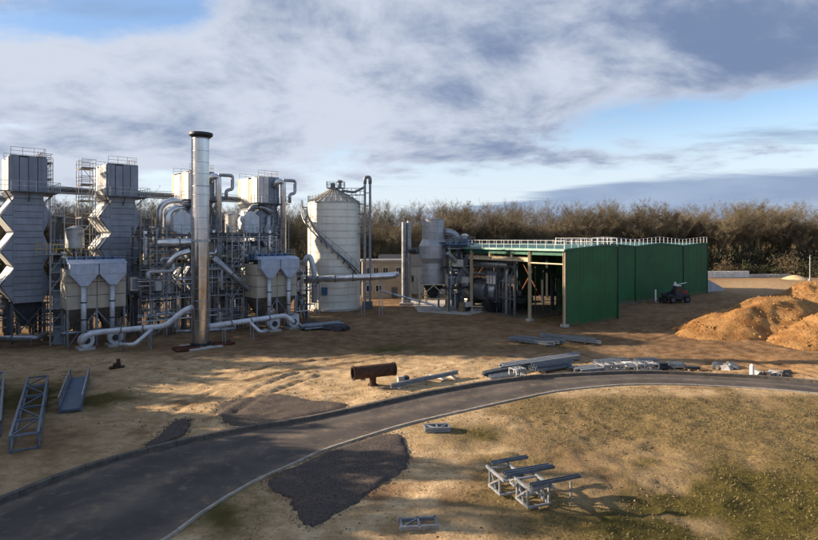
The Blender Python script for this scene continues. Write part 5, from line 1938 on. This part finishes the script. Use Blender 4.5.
# tee pipe
def tee():
    q = gp(374, 385)
    d = (gp(393, 377.0) - gp(354, 381.5)); a = math.atan2(d.y, d.x)
    t = thing('tee_pipe', 'rusty brown tee-shaped steel pipe standing on its stub', 'pipe', (q.x, q.y, ground_z(q.x, q.y)), a)
    r, L = .50, 1.75
    V, F = [], []
    ring = [(-L, r + .0), (-L, r), (L, r), (L, r - .06), (-L, r - .06)]
    n = 30
    for x, rr in ring[1:]:
        for k in range(n):
            b = 2 * math.pi * k / n
            V.append((x, rr * math.cos(b), 1.12 + rr * math.sin(b)))
    for i in range(4):
        j = (i + 1) % 4
        for k in range(n): F.append((i * n + k, i * n + (k + 1) % n, j * n + (k + 1) % n, j * n + k))
    o = mesh_obj('main_pipe', V, F, M_RUST, t)
    for pl in o.data.polygons: pl.use_smooth = True
    o.data.set_sharp_from_angle(angle=R(40))
    lathe(o, 'end_flange', [(.5, 0), (.5, 0)], M_RUST, 8) if False else None
    for x in (-L + .06, L - .06):
        V, F = sweep([(x - .05, 0, 1.12), (x + .05, 0, 1.12)], .56, 30)
        F = F[:-2]
        mesh_obj('flange_band', V, F, M_RUST, t, True)
    lathe(t, 'stub', [(.27, .08), (.27, .75)], M_RUST, 22, (-.1, 0, 0))
    lathe(t, 'stub_flange', [(.40, 0), (.40, .09), (.27, .1)], M_RUST, 22, (-.1, 0, 0))
    bx(t, 'branch_cap', (-.95, -.1, .58), (.35, .3, .1), M_GALV)


tee()


def beam_on_blocks(label, p0, p1, w, h, m, kind='ibeam', blocks=True, z=.18):
    p0, p1 = Vector(p0), Vector(p1)
    z0 = max(ground_z(p0.x, p0.y), ground_z(p1.x, p1.y))
    t = thing('steel_beam', label, 'beam', (p0.x, p0.y, z0), math.atan2(p1.y - p0.y, p1.x - p0.x))
    L = (p1 - p0).length
    bar(t, 'beam', (0, 0, z + h / 2), (L, 0, z + h / 2 + .03), w, m, h, kind)
    for x in (L * .08, L * .9):
        bx(t, 'bearer', (x, 0, z / 2 - .02), (.16, .8, z + .05), M_WOOD if not blocks else M_CONC)
    return t


def stack(label, p0, p1, cols, rows, w, h, m, kind='ibeam', jitter=.15, cat='steel stack', name='beam_stack', gap=1.15, z=.12, part='beam'):
    p0, p1 = Vector(p0), Vector(p1)
    z0 = max(ground_z(p0.x, p0.y), ground_z(p1.x, p1.y))
    t = thing(name, label, cat, (p0.x, p0.y, z0), math.atan2(p1.y - p0.y, p1.x - p0.x))
    L = (p1 - p0).length
    for x in (L * .15, L * .8):
        bx(t, 'bearer', (x, 0, z / 2 - .03), (.12, cols * w * gap + .3, z + .06), M_WOOD)
    for r in range(rows):
        for c in range(cols - (r % 2)):
            y = (c - (cols - (r % 2) - 1) / 2) * w * gap
            j = random.uniform(-jitter, jitter) * L
            zz = z + h * (r + .5) * 1.02
            a = random.uniform(-.012, .012) * L
            bar(t, part, (max(0, j), y - a, zz), (L + min(0, j) + abs(j) * .3, y + a, zz), w, m, h, kind)
    return t


beam_on_blocks('long grey beam lying on blocks beside the kerb near the tee pipe', gp(391, 391), gp(458, 377), .25, .3, M_GALVD)
beam_on_blocks('short pale beam lying on sand right of the tee pipe', gp(430, 377.5), gp(445, 381), .25, .2, M_CLADW, 'box', False, .06)
t = thing('concrete_block', 'small pale block with dark bracket by the tee pipe', 'block', gp(402, 382))
bx(t, 'block', (0, 0, .2), (.7, .45, .45), M_CONC, .3); bx(t, 'bracket', (.35, .05, .28), (.35, .5, .35), M_DARK, .3)

LW = 'along the kerb'
stack('two long dark beams at the back of the steel store by the road', gp(497, 371.5), gp(578, 358.5), 3, 1, .3, .34, M_GALVD, gap=1.5)
stack('dark rust beams at the left end of the steel store by the road', gp(482, 377.5), gp(528, 367.5), 2, 1, .25, .3, M_STEEL, gap=1.6)
stack('blue-grey channel bundle in the middle of the steel store', gp(533, 373), gp(570, 367.5), 4, 2, .28, .26, M_BSTEEL, 'channel')
stack('bundle of galvanised sections left of the blue-grey channels', gp(488, 379.5), gp(512, 376.5), 4, 1, .22, .18, M_GALV, 'channel')
stack('pale galvanised sections right of the blue-grey channels', gp(573, 372.5), gp(600, 370), 4, 1, .3, .22, M_GALVD)
frame_truss('frame_panel', 'small galvanised frame standing in the steel store by the kerb', gp(513, 378.5), gp(522, 377), .9, .75, 2, M_GALV, cat='frame')
frame_truss('frame_panel', 'flat galvanised frame right of centre in the steel store', gp(600, 370), gp(624, 368.5), 1.1, .45, 3, M_GALV, cat='frame')
frame_truss('frame_panel', 'galvanised frame near the right end of the steel store', gp(634, 369.5), gp(655, 369), 1.2, .5, 3, M_GALV, cat='frame')
stack('dark section stack near the right end of the steel store', gp(655, 369.5), gp(668, 369.2), 3, 2, .3, .22, M_DARK)
stack('short pale sections at the right end of the steel store', gp(668, 368), gp(684, 368), 4, 2, .26, .16, M_GALV, 'channel')
stack('white profile bundle behind the flat frame in the steel store', gp(596, 366.5), gp(618, 364.5), 4, 2, .24, .2, M_GALV, 'channel')
stack('dark profile bundle at the back of the steel store', gp(608, 363.5), gp(628, 362.5), 4, 1, .3, .25, M_STEEL)
stack('grey profile bundle at the back right of the steel store', gp(634, 364.5), gp(656, 364), 4, 2, .26, .2, M_GALVD, 'channel')
stack('white short profiles between the two frames in the steel store', gp(624, 368.5), gp(636, 368), 3, 2, .24, .2, M_CLADW, 'box')
stack('single dark beam lying at the far right end of the steel store', gp(686, 370), gp(700, 370.5), 2, 1, .25, .2, M_DARK)
stack('steel beams lying in shade before the open shed', gp(512, 339), gp(560, 345), 4, 1, .35, .3, M_GALVD, gap=1.8)
stack('bright long beams lying in shade before the green shed wall', gp(540, 337.5), gp(600, 344), 3, 1, .35, .3, M_GALV, gap=1.8)

# white kerb-side marker and rubble on the right
q = gp(752, 376)
t = thing('bollard', 'white marker bollard beside the road at the right', 'bollard', (q.x, q.y, 0))
lathe(t, 'post', [(.20, 0), (.18, .25), (.16, .9), (.05, 1.0)], M_WHITEP, 14); bx(t, 'foot', (0, 0, .04), (.5, .5, .1), M_CONC)
for px, py, lb in ((724, 368, 'heap of broken grey concrete left of the white bollard'), (772, 375, 'few dark broken stones right of the white bollard')):
    q = gp(px, py)
    t = thing('rubble', lb, 'rubble', (q.x, q.y, 0))
    for k in range(12):
        s = random.uniform(.15, .45)
        V = [(random.uniform(-1, 1) * .5 * s + i, random.uniform(-1, 1) * .5 * s + j, k_) for i, j, k_ in ((-s, -s, 0), (s, -s, 0), (s, s, 0), (-s, s, 0), (-s * .7, -s * .6, s), (s * .6, -s * .7, s * .9), (s * .7, s * .6, s), (-s * .6, s * .7, s * .8))]
        o = mesh_obj('stone', V, [(0, 3, 2, 1), (4, 5, 6, 7), (0, 1, 5, 4), (1, 2, 6, 5), (2, 3, 7, 6), (3, 0, 4, 7)], random.choice((M_CONC, M_STEEL, M_KERB)), t)
        o.location = (random.uniform(-1.2, 1.2), random.uniform(-.6, .6), -.02); o.rotation_euler = (random.uniform(-.3, .3), random.uniform(-.3, .3), random.uniform(0, 6))

# dark bundles of sheet piling near the silo
def bundle_silo():
    for i, (a, b, lb) in enumerate((((300, 331), (340, 327), 'dark bundle of pipes lying before the silo, front'), ((304, 326.5), (346, 331), 'dark crossed sheets lying before the silo, rear'))):
        stack(lb, gp(*a), gp(*b), 6, 2, .3, .26, M_STEEL if i else M_GALVD, 'tube' if i == 0 else 'channel', name='pipe_bundle', cat='pipe bundle', part='pipe')


bundle_silo()

# foreground galvanised frames
def ladder_frame(label, c0, c1, w, m, name='ladder_frame'):
    p0, p1 = Vector(c0), Vector(c1); L = (p1 - p0).length
    t = thing(name, label, 'frame', (p0.x, p0.y, max(ground_z(p0.x, p0.y), ground_z(p1.x, p1.y)) + .05), math.atan2(p1.y - p0.y, p1.x - p0.x))
    for s in (-1, 1): bar(t, 'side_rail', (-.08, s * w / 2, .08), (L + .08, s * w / 2, .08), .09, m, .14)
    for k in range(3): bar(t, 'rung', (L * k / 2, -w / 2 - (.12 if k == 1 else 0), .09), (L * k / 2, w / 2 + .12, .09), .08, m, .12)
    bar(t, 'diagonal', (.05, -w / 2 + .05, .1), (L / 2 - .05, w / 2 - .05, .1), .07, m)
    return t


ladder_frame('small flat galvanised ladder frame lying at the bottom of the photo', gp(401, 529), gp(436, 527), .62, M_GALVD)
frame_truss('small_frame', 'small steel frame lying in the grass beside the road', gp(425, 432), gp(449, 431), .7, .2, 2, M_GALVD, cat='frame')


def walkway_frame(label, a, b, depth, h, outr, m, arm_at):
    """low braced stand: front and rear portal frames joined by rails, with a channel arm reaching out"""
    p0, p1 = Vector(a), Vector(b); L = (p1 - p0).length
    rz = math.atan2(p1.y - p0.y, p1.x - p0.x)
    z0 = max(ground_z(p0.x, p0.y), ground_z(p1.x, p1.y))
    t = thing('braced_stand', label, 'steel stand', (p0.x, p0.y, z0), rz, 'galvanised stands in the foreground')
    for y in (0, depth):
        bar(t, 'bottom_rail', (0, y, .07), (L, y, .07), .10, m)
        bar(t, 'top_rail', (-.25, y, h), (L + .3, y, h), .09, m, .12)
        for x in (.1, L - .1):
            bar(t, 'post', (x, y, .07), (x, y, h), .09, m)
        bar(t, 'diagonal', (.12, y, .15), (L - .12, y, h - .1), .07, m)
        bar(t, 'diagonal', (L * .5, y + .05, .15), (.12, y + .05, h - .1), .06, m)
    for x in (0, L):
        bar(t, 'tie', (x, 0, h - .02), (x, depth, h - .02), .09, m)
        bar(t, 'tie', (x, 0, .09), (x, depth, .09), .08, m)
    for x, y0, ln in arm_at:
        bar(t, 'channel_arm', (x, y0, h + .14), (x + .1 * ln * 0, y0 + ln, h + .16), .17, M_BSTEEL, .14, kind='channel')
    if outr:
        bar(t, 'prop', (outr[0], outr[1], .0), (outr[0], outr[1], h), .06, m)
    return t


# front edges run down to the right; arms reach away to the right
walkway_frame('galvanised braced stand with channel arms, left one of the foreground pair', gp(489, 489), gp(501, 500), 1.05, .82, None, M_GALV, [(-.2, .25, 1.9), (.95, .2, 2.4), (1.15, .2, 2.5)])
walkway_frame('galvanised braced stand with one long arm, right one of the foreground pair', gp(516, 502), gp(529, 513), 1.05, .86, (1.0, 2.1), M_GALV, [(.98, .1, 2.5)])

# small pump skid and debris near the left fans
q = gp(117, 368)
t = thing('pump', 'small brown pump lying on the dirt below the left fans', 'pump', (q.x, q.y, 0), .4)
tube(t, 'body', (-.3, 0, .25), (.3, 0, .25), .2, M_RUST, 'drum'); bx(t, 'skid', (0, 0, .08), (1.2, .6, .12), M_RUST); bx(t, 'head', (.1, 0, .6), (.3, .3, .4), M_RUST)
for px, py, lb in ((222, 345, 'low rusty steel tray beside the chimney foot'), (186, 350, 'flat rusty plate lying left of the chimney foot')):
    q = gp(px, py)
    t = thing('tray', lb, 'tray', (q.x, q.y, 0), PA)
    bx(t, 'pan', (0, 0, .12), (2.4, 1.4, .14), M_RUST)
    for s in (-1, 1): bx(t, 'rim', (0, s * .7, .22), (2.4, .08, .2), M_RUSTR)


# ================================================================== trees
def tree_mesh(seed, H, spread, twigs, ivy=0.0):
    rs = random.Random(seed)
    V, F = [], []          # wood
    TV, TF = [], []        # fine twigs
    ends = []

    def limb(p, d, L, r, depth):
        n = 4
        pts = [p]; dd = d.copy()
        for i in range(n):
            dd = (dd + Vector((rs.uniform(-.22, .22), rs.uniform(-.22, .22), rs.uniform(-.05, .2)))).normalized()
            pts.append(pts[-1] + dd * L / n)
        rr = [max(.015, r * (1 - .75 * i / n)) for i in range(n + 1)]
        sv, sf = sweep_simple(pts, rr, 5 if depth == 0 else 3)
        o = len(V)
        V.extend(sv); F.extend([tuple(o + a for a in f) for f in sf])
        if depth >= 3 or L < .8:
            ends.append((pts[-1], dd, L)); ends.append((pts[2], dd, L))
            return
        kids = 10 if depth == 0 else rs.choice((4, 5)) if depth == 1 else rs.choice((2, 3))
        for k in range(kids):
            u = rs.uniform(.5 if depth == 0 else .25, 1.0)
            i = min(n - 1, int(u * n)); q = pts[i].lerp(pts[i + 1], u * n - i)
            a = rs.uniform(0, 6.28)
            side = Vector((math.cos(a), math.sin(a), 0))
            nd = ((dd * rs.uniform(.5, .9) + side * spread * rs.uniform(.25, 1.1) + Vector((0, 0, .35))) if depth == 0 else (dd * rs.uniform(.5, .9) + side * spread * rs.uniform(.5, 1.0) + Vector((0, 0, .2)))).normalized()
            limb(q, nd, L * rs.uniform(.62, .85) if depth == 0 else L * rs.uniform(.4, .62), rr[i] * .5, depth + 1)
        ends.append((pts[-1], dd, L * .5))
    limb(Vector((0, 0, -.3)), Vector((rs.uniform(-.06, .06), rs.uniform(-.06, .06), 1)).normalized(), H * .55, H * .012 + .04, 0)
    per = max(3, int(twigs / len(ends)))
    for p, d, L in ends:
        for k in range(per):
            a = rs.uniform(0, 6.28)
            nd = (d * .5 + Vector((math.cos(a), math.sin(a), rs.uniform(-.2, .7)))).normalized()
            ln = rs.uniform(.4, 1.25) * (H / 18)
            w = rs.uniform(.010, .026)
            s = nd.cross(Vector((rs.uniform(-1, 1), rs.uniform(-1, 1), rs.uniform(-1, 1)))).normalized() * w
            b = p + d * rs.uniform(-.5, .5) * L * .4
            mid = b + nd * ln * .55 + Vector((rs.uniform(-.15, .15), rs.uniform(-.15, .15), .05))
            o = len(TV)
            TV.extend([b - s, b + s, mid + s * .8, mid - s * .8, b + nd * ln + Vector((0, 0, rs.uniform(0, .3)))])
            TF.extend([(o, o + 1, o + 2, o + 3), (o + 3, o + 2, o + 4)])
    IV, IF = [], []
    if ivy > 0:
        for k in range(int(700 * ivy)):
            z = rs.uniform(.2, H * .62 * ivy + 2); a = rs.uniform(0, 6.28); r = rs.uniform(.15, .75) * (1 - .3 * z / H)
            c = Vector((r * math.cos(a), r * math.sin(a), z)); s = rs.uniform(.10, .26)
            u = Vector((rs.uniform(-1, 1), rs.uniform(-1, 1), rs.uniform(-1, 1))).normalized(); v = u.orthogonal().normalized()
            o = len(IV)
            IV.extend([c - u * s, c + v * s * .6, c + u * s, c - v * s * .6]); IF.append((o, o + 1, o + 2, o + 3))
    return (V, F), (TV, TF), (IV, IF)


def sweep_simple(pts, rr, seg):
    V, F = [], []
    for i, p in enumerate(pts):
        d = (pts[min(i + 1, len(pts) - 1)] - pts[max(i - 1, 0)]).normalized()
        x = d.orthogonal().normalized() if i == 0 else (px_ - d * px_.dot(d)).normalized()
        px_ = x
        y = d.cross(x)
        for k in range(seg):
            a = 2 * math.pi * k / seg
            V.append(p + (x * math.cos(a) + y * math.sin(a)) * rr[i])
        if i:
            o = (i - 1) * seg
            for k in range(seg): F.append((o + k, o + (k + 1) % seg, o + seg + (k + 1) % seg, o + seg + k))
    return V, F


M_BARK = mat('bark', (.15, .13, .105), .95, 0, .25, .5, objvar=.5)
M_TWIG = mat('twigs', (.20, .165, .105), .95, 0, .3, .08, objvar=.5)
M_IVY = mat('ivy', (.125, .12, .042), .8, 0, .3, .12, objvar=.4)


def mk(name, vf, m):
    me = bpy.data.meshes.new(name); me.from_pydata([tuple(v) for v in vf[0]], [], vf[1]); me.materials.append(m); me.update(); return me


KINDS = []
for s in range(9):
    H = 17 + (s % 4) * 1.6
    w, tw, iv = tree_mesh(100 + s, H, .75 + .15 * (s % 3), 6500, (.3, .8, .2, 1.0, .6)[s % 5])
    KINDS.append((H, mk('trunk', w, M_BARK), mk('crown', tw, M_TWIG), mk('ivy', iv, M_IVY) if iv[0] else None))


def plant_tree(x, y, z, k, s, label, group):
    H, a, b, c = KINDS[k]
    t = thing('bare_tree', label, 'tree', (x, y, z), random.uniform(0, 6.28), group)
    t.scale = (s * random.uniform(.9, 1.15), s * random.uniform(.9, 1.15), s)
    link(bpy.data.objects.new('trunk', a), t)
    link(bpy.data.objects.new('crown', b), t)
    if c is not None: tag(link(bpy.data.objects.new('ivy_cover', c), t), kind='stuff')
    return t


def edge_row():
    rnd = random.Random(4)
    # woodland edge, the row that shows singly, from behind the plant round to the right
    segs = [(-20, 120, 118, 20, 1.0, 'bare winter tree behind the left towers', 'bare trees behind the left towers'),
            (120, 300, 128, 20, .92, 'bare winter tree behind the middle towers', 'bare trees behind the middle towers'),
            (300, 420, 150, 26, .88, 'bare winter tree behind the silo and office block', 'bare trees behind the silo and office'),
            (420, 580, 172, 44, .98, 'bare winter tree of the sunlit wood above the open shed', 'bare trees above the open shed'),
            (580, 720, 182, 40, 1.02, 'bare winter tree of the wood above the green gables', 'bare trees above the green gables'),
            (720, 850, 184, 36, 1.02, 'bare winter tree of the wood at the right edge', 'bare trees at the right edge')]
    for x0, x1, Y, n, s, lb, g in segs:
        for k in range(n):
            px = x0 + (x1 - x0) * (k + rnd.uniform(.0, 1.0)) / n
            y = Y + rnd.uniform(-7, 14)
            q = at(px, y)
            plant_tree(q.x, q.y, ground_z(q.x, q.y, False), rnd.randrange(9), s * .94 * rnd.uniform(.86, 1.03), lb, g)


edge_row()


def wood_mass():
    """the wood behind its edge, which reads as one mass"""
    rs = np.random.RandomState(5); rnd = random.Random(9)
    me = bpy.data.meshes.new('wood')
    vs, fs, ms = [], [], []
    base = 0
    packs = []
    for s in range(3):
        w, tw, iv = tree_mesh(300 + s, 18.5, .85, 1500, (.8, 0, .5)[s])
        v = np.array([tuple(p) for p in w[0] + tw[0] + iv[0]])
        nw, nt_ = len(w[0]), len(tw[0])
        f = [(tuple(a), 0) for a in w[1]] + [(tuple(i + nw for i in a), 1) for a in tw[1]] + [(tuple(i + nw + nt_ for i in a), 2) for a in iv[1]]
        packs.append((v, f))
    spots = []
    for k in range(200):
        px = rnd.uniform(-30, 860)
        Y0 = 140 if px < 300 else (170 if px < 420 else 198)
        Y = Y0 + rnd.uniform(0, 60)
        spots.append((px, Y))
    for px, Y in spots:
        q = at(px, Y)
        v, f = packs[rnd.randrange(3)]
        a = rnd.uniform(0, 6.28); s = rnd.uniform(1.02, 1.2)
        ca, sa = math.cos(a) * s, math.sin(a) * s
        z = ground_z(q.x, q.y, False)
        vv = np.stack([v[:, 0] * ca - v[:, 1] * sa + q.x, v[:, 0] * sa + v[:, 1] * ca + q.y, v[:, 2] * s + z], 1)
        vs.append(vv)
        for idx, m in f:
            fs.append(tuple(i + base for i in idx)); ms.append(m)
        base += len(v)
    V = np.concatenate(vs)
    me.from_pydata(V.tolist(), [], fs)
    for m in (M_BARK, M_TWIG, M_IVY): me.materials.append(m)
    me.polygons.foreach_set('material_index', np.array(ms, dtype=np.int32))
    me.update()
    tag(link(bpy.data.objects.new('wood', me)), 'mass of bare winter trees closing the horizon', kind='stuff')


wood_mass()


def brush():
    """thicket under the trees: one dense mass of stems and evergreen leaves"""
    rs = np.random.RandomState(21)
    n = 60000
    px = rs.uniform(-30, 870, n)
    Y0 = np.interp(px, [-30, 200, 300, 420, 600, 720, 870], [112, 122, 142, 165, 168, 168, 170])
    Y = Y0 + rs.rand(n) ** 1.3 * 34
    X = (px - CX) * Y / FPX
    h, _, _ = terrain(X, Y, False)
    top = 1.5 + 6.5 * fbm(X * .09, Y * .09 + 3, 4) + 4.0 * fbm(X * .4, Y * .4, 3)
    z = h + rs.rand(n) * top
    a = rs.uniform(0, 2 * np.pi, n); s = .12 + .38 * rs.rand(n)
    u = rs.normal(size=(n, 3)); u /= np.linalg.norm(u, axis=1)[:, None]; u[:, 2] = np.abs(u[:, 2]) + .2
    w = np.cross(u, rs.normal(size=(n, 3))); w /= np.linalg.norm(w, axis=1)[:, None]
    c = np.stack([X, Y, z], 1)
    L = s[:, None] * 1.5
    V = np.stack([c - u * L, c + w * s[:, None] * .45, c + u * L, c - w * s[:, None] * .45], 1).reshape(-1, 3)
    F = np.arange(n * 4).reshape(n, 4)
    o = mesh_obj('undergrowth', V.tolist(), F.tolist(), mat('thicket', (.045, .04, .026), .95, 0, .4, .25, col2=(.035, .042, .018)))
    tag(o, 'dense dark thicket along the foot of the wood', kind='stuff')


brush()

# single bushes before the wood on the right
def bush(px, Y, w, h, label, seed, m, n=1500, group='bushes before the wood', name='bush'):
    rs = np.random.RandomState(seed); q = at(px, Y)
    d = rs.normal(size=(n, 3)); d /= np.linalg.norm(d, axis=1)[:, None]
    r = rs.rand(n) ** .45
    lump = 1 + .35 * np.sin(d[:, 0] * 5 + seed) * np.cos(d[:, 1] * 4)
    c = d * (r * lump)[:, None] * np.array([w, w, h]); c[:, 2] = np.abs(c[:, 2])
    u = d * .6 + rs.normal(size=(n, 3)) * .5; u /= np.linalg.norm(u, axis=1)[:, None]
    v = np.cross(u, rs.normal(size=(n, 3))); v /= np.linalg.norm(v, axis=1)[:, None]
    s = (.1 + .25 * rs.rand(n)) * (1.7 if n > 2000 else 1)
    V = np.stack([c - u * s[:, None] * 1.8, c + v * s[:, None] * .4, c + u * s[:, None] * 1.8, c - v * s[:, None] * .4], 1).reshape(-1, 3)
    t = thing(name, label, 'bush', (q.x, q.y, ground_z(q.x, q.y, False)), 0, group)
    mesh_obj('foliage', V.tolist(), np.arange(n * 4).reshape(n, 4).tolist(), m, t)
    for k in range(6):
        a = k * 1.05
        bar(t, 'stem', (0, 0, -.1), (w * .5 * math.cos(a), w * .5 * math.sin(a), h * .7), .07, M_BARK)


M_BUSHO = mat('ochre_bush', (.12, .09, .05), .95, 0, .3, .4); M_BUSHD = mat('olive_bush', (.05, .052, .024), .95, 0, .3, .4)
for i, (px, Y, w, h, m, lb) in enumerate(((788, 164, 5.5, 7.5, M_BUSHO, 'tall ochre bush at the right beside the pole'), (812, 160, 4.5, 5.5, M_BUSHD, 'olive bush behind the pole at the right edge'),
                                          (727, 163, 4.0, 5.0, M_BUSHO, 'pale brown bush just right of the green shed'), (748, 165, 4.0, 4.0, M_BUSHD, 'low olive bush behind the block wall'),
                                          (768, 163, 3.5, 3.2, M_BUSHD, 'small dark bush between the two taller ones'))):
    bush(px, Y, w, h, lb, 50 + i, m)

# evergreens out of view, added to cast shade over the road and left yard
for i, (x, y, w, h) in enumerate(((-32, 22, 4.2, 11.0), (-35, 27, 4.2, 11.5), (-38, 32, 4.2, 12), (-42, 37.5, 4.2, 9.5), (-46, 43, 4.2, 9.0), (-48, 48.5, 4.2, 9.5), (-40, 23, 4, 12), (-52, 54, 4.2, 12.5), (-56, 59, 4.2, 12))):
    bush(CX + x * FPX / y, y, w, h, 'dense evergreen shrub out of view, added to shade the road', 80 + i, M_BUSHD, 11000, 'added evergreens out of view at the left', 'added_shade_shrub')
